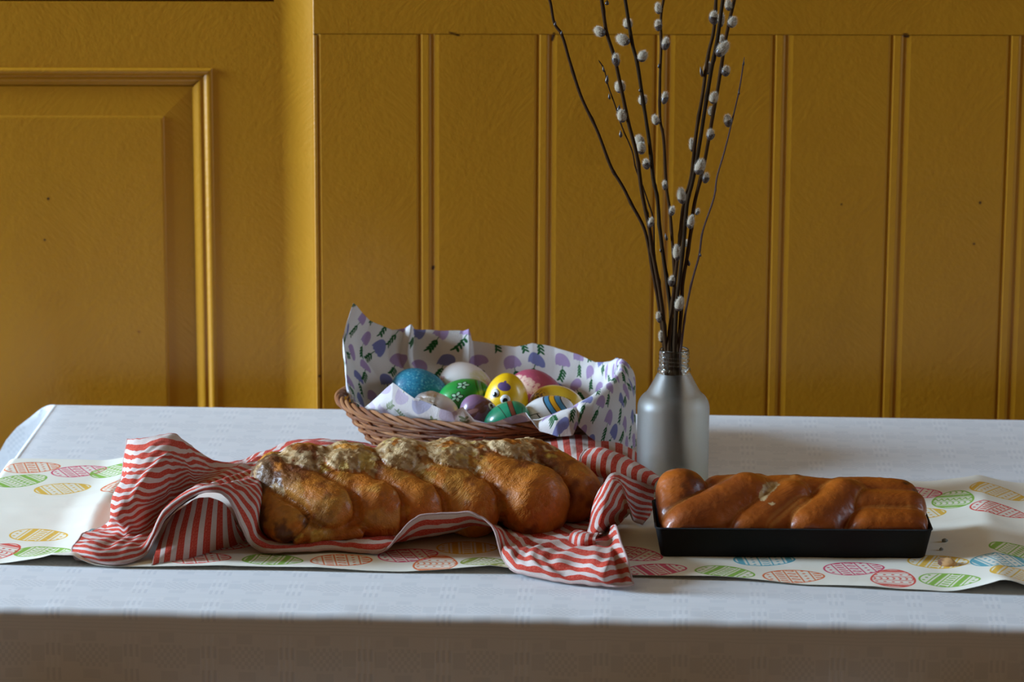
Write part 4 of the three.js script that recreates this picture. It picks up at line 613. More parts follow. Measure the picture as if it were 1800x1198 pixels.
function plait(parent, strands, [lo, hi, cell], field, crust, skin, mat) {
  const [p, ix] = surfaceNets(lo, hi, cell, field), n = p.length / 3;
  let g = new THREE.BufferGeometry(); g.setAttribute('position', new THREE.Float32BufferAttribute(p, 3)); g.setIndex(ix); g.computeVertexNormals();
  const P = g.attributes.position, N = g.attributes.normal, own = new Int16Array(n), col = new Float32Array(n * 3), uv = new Float32Array(n * 2);
  for (let i = 0; i < n; i++) {
    const x = P.getX(i), y = P.getY(i), z = P.getZ(i); let best = 9, second = 9, tt = 0;
    strands.forEach((c, k) => { const [d, t] = capD(c, x, y, z); if (d < best) { second = best; best = d; own[i] = k; tt = t; } else if (d < second) second = d; });
    const info = { x, y, z, k: own[i], t: tt, seam: second - best, ny: N.getY(i), nz: N.getZ(i) }, d = skin(info);
    P.setXYZ(i, x + N.getX(i) * d, y + N.getY(i) * d, z + N.getZ(i) * d); col.set(crust(info), i * 3); uv.set([x + 0.3 * z, y * 0.8 - z], i * 2);
  }
  g.computeVertexNormals();
  strands.forEach((_, k) => {
    const map = new Map(), idx = []; const F = (v) => { if (!map.has(v)) map.set(v, map.size); return map.get(v); };
    for (let q = 0; q < ix.length; q += 3) { const [a, b, c] = [ix[q], ix[q + 1], ix[q + 2]], o = own[a] === own[b] || own[a] === own[c] ? own[a] : own[b] === own[c] ? own[b] : own[a]; if (o === k) idx.push(F(a), F(b), F(c)); }
    if (idx.length < 30) return;
    const s = new THREE.BufferGeometry(), m = [...map.keys()], take = (src, w) => { const a = new Float32Array(m.length * w); m.forEach((v, i) => { for (let c = 0; c < w; c++) a[i * w + c] = src[v * w + c]; }); return new THREE.BufferAttribute(a, w); };
    s.setAttribute('position', take(P.array, 3)); s.setAttribute('normal', take(g.attributes.normal.array, 3)); s.setAttribute('color', take(col, 3)); s.setAttribute('uv', take(uv, 2)); s.setIndex(idx);
    part('strand', s, mat, parent);
  });
}
const crustBump = grayTex(512, 512, (u, v) => { const a = pnoise(u, v, 46, 11), b = pnoise(u, v, 110, 12), c = pnoise(u, v, 18, 13); return 0.5 + 0.22 * a + 0.20 * b + 0.12 * c - 0.25 * sstep(0.35, 0.7, pnoise(u, v, 70, 14)); });
const mix3 = (a, b, t) => [lerp(a[0], b[0], t), lerp(a[1], b[1], t), lerp(a[2], b[2], t)];

// the wide loaf on the towel
const LOAF = { x: -0.0830, z: 0.0560, turn: rad(12), y: TY + 0.0048 };
{
  const S = [
    [-0.134, 0.041, -0.004, 0.027, -0.090, 0.026, 0.040, 0.028],
    [-0.108, 0.050, -0.016, 0.026, -0.046, 0.022, 0.037, 0.029],
    [-0.066, 0.051, -0.016, 0.025, -0.006, 0.022, 0.032, 0.028],
    [-0.020, 0.049, -0.012, 0.027, 0.046, 0.023, 0.035, 0.028],
    [0.036, 0.048, -0.014, 0.028, 0.100, 0.026, 0.036, 0.034],
    [0.106, 0.044, -0.010, 0.028, 0.142, 0.026, 0.012, 0.027],
    // far side
    [-0.110, 0.040, 0.002, 0.026, -0.082, 0.022, -0.040, 0.026],
    [-0.072, 0.050, 0.000, 0.026, -0.028, 0.022, -0.040, 0.027],
    [-0.020, 0.049, 0.000, 0.025, 0.022, 0.023, -0.040, 0.027],
    [0.026, 0.050, 0.000, 0.027, 0.074, 0.023, -0.040, 0.028],
    [0.080, 0.047, 0.000, 0.027, 0.120, 0.024, -0.034, 0.027],
    // tucked ends
    [-0.147, 0.026, 0.004, 0.024, -0.126, 0.017, 0.050, 0.020],
    [-0.120, 0.011, 0.056, 0.013, -0.066, 0.011, 0.055, 0.010],
    [-0.132, 0.048, -0.034, 0.016, -0.108, 0.052, -0.034, 0.014],
  ];
  const field = (x, y, z) => { let d = 9; S.forEach((c, i) => { const q = capD(c, x, y, z)[0]; d = d > 1 ? q : smin(d, q, i > 5 && i < 11 ? 0.011 : 0.0034); }); const core = Math.hypot(Math.max(Math.abs(x) - 0.105, 0), (y - 0.022) * 1.15, z * 0.62) - 0.026; d = smin(d, core, 0.010); d = smin(d, capD([-0.115, 0.046, -0.014, 0.0215, 0.105, 0.046, -0.014, 0.0225], x, y, z)[0], 0.012); return Math.max(d, 0.0006 - y); };
  const bread = new THREE.MeshPhysicalMaterial({ name: 'rustic_crust', vertexColors: true, roughness: 0.5, specularIntensity: 0.5, clearcoat: 0.22, clearcoatRoughness: 0.30, bumpMap: tiled(crustBump, 12), bumpScale: 0.0006 });
  const skin = ({ x, y, z, seam, t, k }) => { const v = sstep(0.0085, 0.001, seam), up = sstep(0.6, 0.25, t); return (k > 5 && k < 11 ? 0 : -0.0021) * sstep(0.0042, 0.0004, seam) * sstep(0.15, 0.4, t) + 0.0040 * fbm(x * 27, y * 27, z * 27 + 3, 4) - 0.0024 * v * sstep(-0.3, 0.3, fbm(x * 50, y * 50, z * 50 + 9, 2)) + (0.0003 + 0.0007 * up) * noise(x * 190, y * 190, z * 190) + (0.0002 + 0.0005 * up) * noise(x * 400, y * 400, z * 400); };
  const crust = ({ x, y, z, k, t, seam, ny }) => {
    const n1 = fbm(x * 30 + 5, y * 30, z * 30, 4), n2 = fbm(x * 90, y * 90 + 2, z * 90, 3), n3 = noise(x * 380, y * 380, z * 380);
    let c = mix3([0.42, 0.112, 0.009], [0.50, 0.175, 0.020], clamp(0.5 + n1 * 0.9));
    c = mix3(c, [0.24, 0.054, 0.006], sstep(0.06, 0.5, n1 + 0.3 * n2));
    const q = S[k], top = k < 11 ? sstep(0.027, 0.011, Math.hypot(x - q[0] - 0.010, (z - q[2] - Math.sign(q[6]) * 0.016) * 0.9) + 0.007 * n2) : 0;
    const up = k < 11 ? sstep(0.56, 0.16, t + 0.16 * n1) : 0, valley = sstep(0.0125, 0.0035, seam + 0.006 * n2 + 0.003 * n1);
    c = mix3(c, [0.50, 0.225, 0.036], 0.7 * sstep(0.05, 0.22, fbm(x * 40 + 21, y * 40, z * 40 + 4, 3)));                           // yellower, less baked patches
    c = mix3(c, [0.17, 0.050, 0.014], 0.80 * top * sstep(-0.20, 0.02, n1 + 0.7 * n2));                                         // browned blisters on the strand tops
    const n4 = fbm(x * 160 + 3, y * 160, z * 160, 3), torn = up * (0.35 + 0.65 * valley) * (1 - 0.6 * top) - (k > 5 ? 0.46 : 0.30) + 0.34 * n2 + 0.22 * n4;
    c = mix3(c, mix3([0.36, 0.20, 0.070], [0.60, 0.43, 0.23], clamp(0.5 + 1.3 * n4 + 0.6 * n3)), 0.95 * sstep(-0.01, 0.05, torn));   // torn floury dough, ragged edge and open crumb
    c = mix3(c, [0.54, 0.35, 0.050], 0.6 * sstep(0.18, 0.26, fbm(x * 24 + 9, y * 24, z * 24 + 7, 4) + 0.3 * n4) * sstep(0.75, 0.3, t));   // butter stains
    c = mix3(c, [0.085, 0.028, 0.011], (k === 11 || k === 13 || x < -0.132 ? 0.85 : 0.35) * sstep(0.05, 0.32, n1 * 0.8 + n2 * 0.5 + (k === 11 || k === 13 || x < -0.132 ? 0.18 : -0.08)));   // scorched ends and blisters
    const g = 1 + 0.16 * n3 + 0.12 * n2; return c.map((v) => clamp(v * g));
  };
  const t = thing('plaited_loaf', 'large rustic plaited loaf with a blistered golden crust, lying on the striped towel', 'bread', [LOAF.x, LOAF.y, LOAF.z], LOAF.turn);
  plait(t, S, [[-0.182, -0.003, -0.078], [0.182, 0.084, 0.084], 0.0016], field, crust, skin, bread);
}
// the glossy loaf in the tin
{
  const S = [
    [-0.1010, 0.0400, -0.0150, 0.0265, -0.1040, 0.0260, 0.0080, 0.0225],
    [-0.0920, 0.0170, 0.0240, 0.0290, -0.0400, 0.0400, -0.0040, 0.0260],
    [-0.0360, 0.0160, 0.0260, 0.0260, 0.0000, 0.0410, 0.0020, 0.0205],
    [-0.0200, 0.0170, 0.0280, 0.0210, 0.0080, 0.0345, 0.0140, 0.0160],
    [0.0180, 0.0160, 0.0250, 0.0290, 0.0480, 0.0395, 0.0000, 0.0235],
    [0.0720, 0.0140, 0.0260, 0.0280, 0.1040, 0.0140, 0.0260, 0.0280],
    [0.0660, 0.0360, 0.0080, 0.0180, 0.1070, 0.0340, 0.0080, 0.0185],
    [0.0480, 0.0390, -0.0180, 0.0205, 0.1000, 0.0370, -0.0180, 0.0200],
    [-0.0640, 0.0380, -0.0220, 0.0200, -0.0300, 0.0420, -0.0190, 0.0190],
    [-0.0180, 0.0440, -0.0120, 0.0170, 0.0040, 0.0465, -0.0120, 0.0155],
    [0.0080, 0.0440, -0.0100, 0.0175, 0.0360, 0.0410, -0.0140, 0.0180],
  ];
  const field = (x, y, z) => { let d = 9; for (const c of S) { const q = capD(c, x, y, z)[0]; d = d > 1 ? q : smin(d, q, 0.0018); } const b = Math.max(Math.abs(x) - 0.117, Math.abs(z) - 0.040, Math.abs(y - 0.013) - 0.010); d = smin(d, b, 0.006); const f = Math.min(y, 0.036), w = Math.max(Math.abs(x) - (0.1184 + f * 0.165), Math.abs(z) - (0.0415 + f * 0.165)); return Math.max(-smin(-d, -w, 0.007), w, 0.0026 - y); };
  const brioche = new THREE.MeshPhysicalMaterial({ name: 'glazed_crust', vertexColors: true, roughness: 0.46, specularIntensity: 0.45, clearcoat: 0.42, clearcoatRoughness: 0.26, bumpMap: tiled(crustBump, 9), bumpScale: 0.00022 });
  const skin = ({ x, y, z }) => 0.0016 * fbm(x * 26, y * 26, z * 26 + 8, 3) + 0.0002 * noise(x * 300, y * 300, z * 300);
  const tear = (x, y, z) => Math.max(sstep(0.014, 0.006, Math.hypot((x + 0.0190) * 0.9, (y - 0.050) * 0.7, (z - 0.012) * 0.5)), sstep(0.010, 0.004, Math.hypot(x - 0.0330, y - 0.049, (z - 0.012) * 0.5)));
  const crust = ({ x, y, z, k, t, seam, ny }) => {
    const n1 = fbm(x * 34 + 15, y * 34, z * 34, 4), n2 = fbm(x * 120, y * 120 + 2, z * 120, 3), n3 = noise(x * 520, y * 520, z * 520);
    let c = mix3([0.36, 0.086, 0.0065], [0.25, 0.052, 0.005], clamp(0.5 + n1 * 1.1));
    c = mix3(c, [0.44, 0.165, 0.030], 0.6 * sstep(0.0030, 0.0012, seam + 0.0012 * n2) * sstep(0.0002, 0.0009, seam));   // paler dough along the joins
    const n4 = fbm(x * 210 + 8, y * 210, z * 210, 3), rip = tear(x + 0.004 * n1, y + 0.004 * n2, z) * sstep(0.011, 0.003, seam + 0.003 * n2) - 0.48 + 0.34 * n4;
    c = mix3(c, mix3([0.30, 0.15, 0.05], [0.62, 0.44, 0.22], clamp(0.55 + 1.6 * n4)), sstep(0.0, 0.06, rip));   // crust split open, stringy crumb showing
    c = mix3(c, [0.030, 0.012, 0.007], 0.85 * sstep(0.10, 0.34, n1 + 0.4 * n2 - 0.02) * (k === 9 || k === 10 || (k === 7 && t > 0.6) ? 1 : k === 0 ? 0.5 : 0.12));  // scorched spots
    const g = 1 + 0.05 * n3 + 0.07 * n2; return c.map((v) => clamp(v * g));
  };
  const t = thing('glazed_plaited_loaf', 'shiny dark golden plaited loaf rising out of the black baking tin', 'bread', [TIN.x, TIN.y, TIN.z], TIN.turn);
  plait(t, S, [[-0.136, 0, -0.056], [0.136, 0.074, 0.058], 0.0013], field, crust, skin, brioche);
}

// ------------------------------------------------------------------ crumbs on the runner
{
  const crumb = (r, sx, sy, sz, s, fn) => { const g = new THREE.IcosahedronGeometry(1, 4), P = g.attributes.position, c = []; const h = mergeVertices(g.deleteAttribute('normal').deleteAttribute('uv')); const Q = h.attributes.position; for (let i = 0; i < Q.count; i++) { const x = Q.getX(i), y = Q.getY(i), z = Q.getZ(i), d = 1 + 0.35 * fbm(x * 1.4 + s, y * 1.4, z * 1.4, 4); Q.setXYZ(i, x * r * sx * d, Math.max(-0.4 * r, y * r * sy * d) + 0.4 * r, z * r * sz * d); c.push(...fn(x, y, z, fbm(x * 3 + s, y * 3, z * 3, 3))); } h.setAttribute('color', new THREE.Float32BufferAttribute(c, 3)); h.computeVertexNormals(); return h; };
  const m = new THREE.MeshStandardMaterial({ name: 'crumb', vertexColors: true, roughness: 0.8 });
  const put = (name, g, x, z, turn, label, dy = 0) => { const o = single(name, g, m, label, 'crumb'); o.position.set(x, TY + 0.0024 + dy, z); o.rotation.y = turn; return o; };
  put('bread_crumb', crumb(0.0058, 1.5, 0.85, 0.8, 3, (x, y, z, n) => mix3([0.50, 0.27, 0.10], [0.12, 0.04, 0.015], sstep(-0.15, -0.6, x + 0.3 * n))), 0.3995, 0.1560, -0.5, 'piece of bread crust, brown at one end, lying right of the black tin');
  put('dried_crumb', crumb(0.0026, 1.2, 0.8, 0.9, 9, (x, y, z, n) => mix3([0.30, 0.30, 0.25], [0.12, 0.13, 0.10], clamp(0.5 + n))), 0.4035, 0.0815, 0.4, 'larger of two grey-green crumbs on the runner right of the black tin');
  put('dried_crumb', crumb(0.0017, 1.1, 0.8, 1, 5, (x, y, z, n) => mix3([0.34, 0.34, 0.30], [0.16, 0.16, 0.13], clamp(0.5 + n))), 0.3985, 0.1075, 0.4, 'smaller of two grey crumbs on the runner right of the black tin');
}

// ------------------------------------------------------------------ striped towel under the wide loaf
const TOWEL = [   // [x, y, z] of the towel: columns from its left end, each from the front hem to the back
  [[-0.3852, 0.7510, 0.1887], [-0.3893, 0.7570, 0.1822], [-0.3880, 0.7610, 0.1649], [-0.3849, 0.7600, 0.1376], [-0.3791, 0.7540, 0.1039], [-0.3705, 0.7520, 0.0395], [-0.3747, 0.7600, -0.0011], [-0.3729, 0.7720, 0.0014], [-0.3710, 0.7860, 0.0010], [-0.3715, 0.7960, -0.0139], [-0.3733, 0.8020, -0.0400]],
  [[-0.3668, 0.7530, 0.1994], [-0.3660, 0.7620, 0.2027], [-0.3652, 0.7660, 0.1857], [-0.3607, 0.7640, 0.1570], [-0.3585, 0.7660, 0.1380], [-0.3574, 0.7840, 0.1552], [-0.3574, 0.7960, 0.1407], [-0.3529, 0.8040, 0.1150], [-0.3478, 0.8100, 0.0931], [-0.3474, 0.8130, 0.0578], [-0.3561, 0.8100, -0.0152]],
  [[-0.3405, 0.7530, 0.2031], [-0.3407, 0.7600, 0.1945], [-0.3407, 0.7630, 0.1777], [-0.3411, 0.7650, 0.1555], [-0.3384, 0.7760, 0.1580], [-0.3347, 0.7900, 0.1597], [-0.3309, 0.8020, 0.1488], [-0.3291, 0.8100, 0.1253], [-0.3269, 0.8160, 0.0977], [-0.3258, 0.8190, 0.0583], [-0.3378, 0.8120, -0.0216]],
  [[-0.3213, 0.7560, 0.1836], [-0.3237, 0.7630, 0.1803], [-0.3245, 0.7650, 0.1618], [-0.3252, 0.7680, 0.1427], [-0.3239, 0.7770, 0.1364], [-0.3216, 0.7880, 0.1293], [-0.3184, 0.7980, 0.1147], [-0.3162, 0.8050, 0.0928], [-0.3143, 0.8100, 0.0649], [-0.3143, 0.8120, 0.0315], [-0.3226, 0.8100, -0.0258]],
  [[-0.3056, 0.7880, 0.1843], [-0.3080, 0.7940, 0.1812], [-0.3087, 0.7800, 0.1327], [-0.3088, 0.7760, 0.0999], [-0.3087, 0.7770, 0.0746], [-0.3066, 0.7830, 0.0664], [-0.3045, 0.7880, 0.0506], [-0.3026, 0.7910, 0.0292], [-0.3023, 0.7920, 0.0043], [-0.3049, 0.7900, -0.0341], [-0.3141, 0.7780, -0.0907]],
  [[-0.2834, 0.8080, 0.1821], [-0.2837, 0.8130, 0.1792], [-0.2860, 0.8000, 0.1351], [-0.2900, 0.7860, 0.0819], [-0.2925, 0.7800, 0.0450], [-0.2920, 0.7800, 0.0250], [-0.2910, 0.7800, 0.0048], [-0.2901, 0.7780, -0.0167], [-0.2907, 0.7740, -0.0457], [-0.2948, 0.7660, -0.0915], [-0.3036, 0.7540, -0.1349]],
  [[-0.2611, 0.8160, 0.1865], [-0.2614, 0.8210, 0.1836], [-0.2609, 0.8120, 0.1495], [-0.2623, 0.8000, 0.1008], [-0.2637, 0.7920, 0.0584], [-0.2639, 0.7870, 0.0244], [-0.2640, 0.7820, -0.0059], [-0.2659, 0.7750, -0.0415], [-0.2682, 0.7670, -0.0768], [-0.2730, 0.7580, -0.1179], [-0.2785, 0.7520, -0.1567]],
  [[-0.2462, 0.8080, 0.1836], [-0.2431, 0.8120, 0.1750], [-0.2388, 0.8100, 0.1486], [-0.2350, 0.8060, 0.1245], [-0.2347, 0.8000, 0.0854], [-0.2376, 0.7940, 0.0441], [-0.2407, 0.7880, 0.0063], [-0.2457, 0.7800, -0.0391], [-0.2510, 0.7740, -0.0775], [-0.2587, 0.7640, -0.1267], [-0.2659, 0.7530, -0.1756]],
  [[-0.2364, 0.7780, 0.1714], [-0.2306, 0.7860, 0.1673], [-0.2265, 0.7940, 0.1576], [-0.2251, 0.7980, 0.1338], [-0.2263, 0.7960, 0.0940], [-0.2259, 0.7940, 0.0613], [-0.2260, 0.7900, 0.0248], [-0.2262, 0.7860, -0.0142], [-0.2278, 0.7840, -0.0464], [-0.2333, 0.7760, -0.1032], [-0.2474, 0.7540, -0.2040]],
  [[-0.2284, 0.7560, 0.1546], [-0.2249, 0.7620, 0.1528], [-0.2242, 0.7600, 0.1241], [-0.2258, 0.7540, 0.0663], [-0.2250, 0.7530, 0.0047], [-0.2217, 0.7550, -0.0384], [-0.2142, 0.7700, -0.0320], [-0.2067, 0.7860, -0.0154], [-0.2050, 0.7940, -0.0255], [-0.2094, 0.7920, -0.0708], [-0.2286, 0.7580, -0.2125]],
  [[-0.2043, 0.7530, 0.1611], [-0.2019, 0.7550, 0.1497], [-0.1988, 0.7530, 0.1173], [-0.1990, 0.7520, 0.0672], [-0.1983, 0.7520, -0.0005], [-0.1947, 0.7540, -0.0436], [-0.1892, 0.7680, -0.0449], [-0.1829, 0.7840, -0.0283], [-0.1815, 0.7930, -0.0370], [-0.1847, 0.7920, -0.0787], [-0.2024, 0.7580, -0.2164]],
  [[-0.1560, 0.7530, 0.1510], [-0.1546, 0.7560, 0.1393], [-0.1527, 0.7530, 0.1052], [-0.1549, 0.7520, 0.0550], [-0.1550, 0.7520, -0.0031], [-0.1539, 0.7530, -0.0497], [-0.1507, 0.7640, -0.0576], [-0.1466, 0.7780, -0.0442], [-0.1457, 0.7860, -0.0525], [-0.1478, 0.7860, -0.0885], [-0.1625, 0.7560, -0.2108]],
  [[-0.1123, 0.7540, 0.1588], [-0.1124, 0.7600, 0.1573], [-0.1135, 0.7580, 0.1197], [-0.1150, 0.7520, 0.0526], [-0.1144, 0.7520, -0.0056], [-0.1141, 0.7520, -0.0557], [-0.1123, 0.7600, -0.0682], [-0.1091, 0.7700, -0.0633], [-0.1076, 0.7760, -0.0728], [-0.1090, 0.7760, -0.1045], [-0.1197, 0.7540, -0.1965]],
  [[-0.0951, 0.7710, 0.1589], [-0.0931, 0.7590, 0.1328], [-0.0923, 0.7520, 0.0963], [-0.0905, 0.7520, 0.0511], [-0.0895, 0.7520, -0.0072], [-0.0898, 0.7520, -0.0552], [-0.0887, 0.7560, -0.0779], [-0.0875, 0.7620, -0.0853], [-0.0869, 0.7680, -0.0929], [-0.0880, 0.7680, -0.1226], [-0.0962, 0.7530, -0.1884]],
  [[-0.0779, 0.7870, 0.1539], [-0.0765, 0.7600, 0.1242], [-0.0763, 0.7520, 0.0841], [-0.0757, 0.7520, 0.0406], [-0.0738, 0.7520, -0.0082], [-0.0730, 0.7520, -0.0522], [-0.0726, 0.7550, -0.0783], [-0.0714, 0.7600, -0.0852], [-0.0710, 0.7640, -0.0959], [-0.0719, 0.7640, -0.1255], [-0.0780, 0.7530, -0.1743]],
  [[-0.0522, 0.7900, 0.1516], [-0.0519, 0.7620, 0.1166], [-0.0520, 0.7520, 0.0676], [-0.0523, 0.7520, 0.0295], [-0.0522, 0.7520, -0.0194], [-0.0513, 0.7520, -0.0576], [-0.0510, 0.7550, -0.0797], [-0.0501, 0.7620, -0.0835], [-0.0495, 0.7680, -0.0910], [-0.0497, 0.7700, -0.1133], [-0.0533, 0.7580, -0.1617]],
  [[-0.0290, 0.7900, 0.1520], [-0.0292, 0.7640, 0.1035], [-0.0296, 0.7520, 0.0511], [-0.0304, 0.7520, 0.0185], [-0.0304, 0.7520, -0.0207], [-0.0309, 0.7520, -0.0670], [-0.0305, 0.7580, -0.0805], [-0.0298, 0.7660, -0.0869], [-0.0295, 0.7740, -0.0914], [-0.0284, 0.7800, -0.1012], [-0.0289, 0.7660, -0.1531]],
  [[-0.0101, 0.7790, 0.1572], [-0.0072, 0.7640, 0.1133], [-0.0104, 0.7520, 0.0499], [-0.0113, 0.7520, 0.0115], [-0.0114, 0.7520, -0.0319], [-0.0118, 0.7530, -0.0728], [-0.0112, 0.7620, -0.0818], [-0.0104, 0.7740, -0.0757], [-0.0090, 0.7860, -0.0695], [-0.0078, 0.7920, -0.0791], [-0.0077, 0.7760, -0.1346]],
  [[0.0005, 0.7570, 0.1814], [0.0044, 0.7650, 0.1776], [0.0046, 0.7580, 0.1180], [0.0043, 0.7520, 0.0452], [0.0048, 0.7520, -0.0130], [0.0060, 0.7530, -0.0576], [0.0084, 0.7620, -0.0664], [0.0113, 0.7740, -0.0604], [0.0135, 0.7840, -0.0593], [0.0147, 0.7900, -0.0688], [0.0166, 0.7760, -0.1188]],
  [[0.0129, 0.7520, 0.2061], [0.0169, 0.7620, 0.2056], [0.0207, 0.7650, 0.1766], [0.0216, 0.7540, 0.0998], [0.0231, 0.7520, 0.0345], [0.0263, 0.7520, -0.0183], [0.0310, 0.7580, -0.0373], [0.0361, 0.7700, -0.0312], [0.0401, 0.7820, -0.0228], [0.0431, 0.7890, -0.0303], [0.0459, 0.7760, -0.0782]],
  [[0.0400, 0.7520, 0.2216], [0.0420, 0.7630, 0.2247], [0.0432, 0.7680, 0.2029], [0.0427, 0.7590, 0.1318], [0.0431, 0.7530, 0.0558], [0.0468, 0.7530, 0.0075], [0.0523, 0.7580, -0.0048], [0.0578, 0.7680, 0.0004], [0.0622, 0.7780, 0.0059], [0.0658, 0.7850, 0.0007], [0.0696, 0.7740, -0.0413]],
  [[0.0635, 0.7520, 0.2320], [0.0634, 0.7600, 0.2307], [0.0669, 0.7670, 0.2156], [0.0679, 0.7680, 0.1802], [0.0635, 0.7560, 0.0966], [0.0640, 0.7530, 0.0412], [0.0689, 0.7560, 0.0263], [0.0730, 0.7620, 0.0236], [0.0769, 0.7700, 0.0300], [0.0817, 0.7790, 0.0340], [0.0853, 0.7700, 0.0019]],
  [[0.0919, 0.7520, 0.2404], [0.0929, 0.7630, 0.2489], [0.0947, 0.7740, 0.2438], [0.0937, 0.7710, 0.1922], [0.0868, 0.7580, 0.1074], [0.0815, 0.7540, 0.0587], [0.0823, 0.7560, 0.0504], [0.0838, 0.7600, 0.0488], [0.0860, 0.7650, 0.0507], [0.0892, 0.7720, 0.0556], [0.0936, 0.7660, 0.0344]],
  [[0.1050, 0.7530, 0.2462], [0.1057, 0.7580, 0.2319], [0.1022, 0.7660, 0.2136], [0.0996, 0.7720, 0.1845], [0.0943, 0.7640, 0.1181], [0.0891, 0.7560, 0.0689], [0.0888, 0.7560, 0.0576], [0.0893, 0.7580, 0.0530], [0.0903, 0.7610, 0.0519], [0.0929, 0.7660, 0.0537], [0.0979, 0.7620, 0.0357]],
  [[0.1189, 0.7530, 0.2387], [0.1162, 0.7600, 0.2343], [0.1124, 0.7700, 0.2192], [0.1069, 0.7790, 0.1987], [0.1018, 0.7850, 0.1726], [0.0963, 0.7700, 0.1200], [0.0935, 0.7600, 0.0785], [0.0932, 0.7580, 0.0623], [0.0941, 0.7600, 0.0577], [0.0967, 0.7630, 0.0546], [0.1012, 0.7600, 0.0381]]];
const INNER = [   // the layer inside the raised front fold
  [[-0.3145, 0.7510, 0.2019], [-0.3107, 0.7640, 0.1703], [-0.3016, 0.7840, 0.1555]],
  [[-0.2990, 0.7510, 0.1887], [-0.2919, 0.7720, 0.1780], [-0.2823, 0.7990, 0.1617]],
  [[-0.2797, 0.7510, 0.1716], [-0.2724, 0.7760, 0.1722], [-0.2650, 0.8050, 0.1629]],
  [[-0.2604, 0.7510, 0.1489], [-0.2548, 0.7720, 0.1575], [-0.2509, 0.7960, 0.1605]],
  [[-0.2398, 0.7510, 0.1259], [-0.2410, 0.7600, 0.1325], [-0.2425, 0.7700, 0.1445]]];
const BUNCH = [   // the gathered right end
  [[0.0673, 0.7540, 0.1190], [0.0728, 0.7580, 0.1321], [0.0790, 0.7600, 0.1329], [0.0849, 0.7580, 0.1167], [0.0896, 0.7530, 0.0885]],
  [[0.0750, 0.7640, 0.1008], [0.0807, 0.7710, 0.1188], [0.0881, 0.7740, 0.1249], [0.0969, 0.7680, 0.0982], [0.1047, 0.7560, 0.0528]],
  [[0.0816, 0.7900, 0.1000], [0.0863, 0.7970, 0.1243], [0.0926, 0.7960, 0.1318], [0.1018, 0.7860, 0.1151], [0.1112, 0.7700, 0.0741]],
  [[0.0947, 0.8020, 0.0563], [0.0984, 0.8060, 0.0863], [0.1028, 0.8020, 0.0951], [0.1080, 0.7880, 0.0837], [0.1126, 0.7680, 0.0613]],
  [[0.1146, 0.7920, 0.0349], [0.1137, 0.7830, 0.0384], [0.1128, 0.7720, 0.0387], [0.1139, 0.7620, 0.0347], [0.1157, 0.7540, 0.0395]],
  [[0.1349, 0.7840, 0.0288], [0.1345, 0.7700, 0.0225], [0.1336, 0.7610, 0.0222], [0.1311, 0.7550, 0.0325], [0.1249, 0.7515, 0.0475]]];
const ROLL = [   // the rolled hem at the far right
  [[0.0669, 0.7880, 0.0034], [0.0643, 0.7930, 0.0075], [0.0641, 0.7990, 0.0030], [0.0649, 0.8040, -0.0054], [0.0692, 0.8020, -0.0255], [0.0741, 0.7940, -0.0493]],
  [[0.0820, 0.7860, 0.0033], [0.0805, 0.7940, 0.0122], [0.0809, 0.8010, 0.0072], [0.0821, 0.8060, -0.0053], [0.0865, 0.8040, -0.0275], [0.0915, 0.7940, -0.0567]],
  [[0.1003, 0.7820, 0.0038], [0.0989, 0.7910, 0.0163], [0.0987, 0.7970, 0.0098], [0.1000, 0.8010, -0.0022], [0.1040, 0.7990, -0.0222], [0.1086, 0.7900, -0.0495]],
  [[0.1187, 0.7780, 0.0024], [0.1171, 0.7860, 0.0152], [0.1170, 0.7910, 0.0131], [0.1185, 0.7940, 0.0058], [0.1227, 0.7920, -0.0099], [0.1269, 0.7840, -0.0332]],
  [[0.1359, 0.7660, -0.0155], [0.1349, 0.7760, 0.0082], [0.1354, 0.7820, 0.0137], [0.1375, 0.7850, 0.0103], [0.1406, 0.7820, -0.0047], [0.1422, 0.7720, -0.0347]]];
const TENT = [   // the part propped against the basket
  [[-0.0321, 0.7620, -0.1483], [-0.0284, 0.7680, -0.1436], [-0.0229, 0.7720, -0.1464], [-0.0172, 0.7700, -0.1674]],
  [[-0.0032, 0.7640, -0.1234], [-0.0013, 0.7730, -0.1181], [0.0007, 0.7800, -0.1224], [0.0026, 0.7780, -0.1562]],
  [[0.0266, 0.7620, -0.0800], [0.0277, 0.7740, -0.0781], [0.0288, 0.7840, -0.0920], [0.0290, 0.7840, -0.1440]],
  [[0.0527, 0.7600, -0.0437], [0.0536, 0.7740, -0.0465], [0.0544, 0.7870, -0.0698], [0.0550, 0.7880, -0.1393]],
  [[0.0753, 0.7580, -0.0161], [0.0770, 0.7720, -0.0306], [0.0793, 0.7860, -0.0624], [0.0820, 0.7860, -0.1398]],
  [[0.0995, 0.7540, -0.0317], [0.1018, 0.7660, -0.0497], [0.1054, 0.7760, -0.0861], [0.1090, 0.7740, -0.1472]],
  [[0.1169, 0.7520, -0.0762], [0.1188, 0.7560, -0.1032], [0.1195, 0.7590, -0.1344], [0.1190, 0.7580, -0.1725]]];
const CURL = [   // the small curl before the loaf
  [[0.0575, 0.7580, 0.1402], [0.0588, 0.7660, 0.1489], [0.0608, 0.7720, 0.1509], [0.0644, 0.7700, 0.1330], [0.0668, 0.7600, 0.1025]],
  [[0.0706, 0.7600, 0.1640], [0.0697, 0.7690, 0.1727], [0.0707, 0.7750, 0.1713], [0.0742, 0.7730, 0.1499], [0.0771, 0.7620, 0.1179]],
  [[0.0850, 0.7620, 0.1663], [0.0836, 0.7710, 0.1750], [0.0835, 0.7760, 0.1739], [0.0861, 0.7730, 0.1510], [0.0891, 0.7620, 0.1190]]];


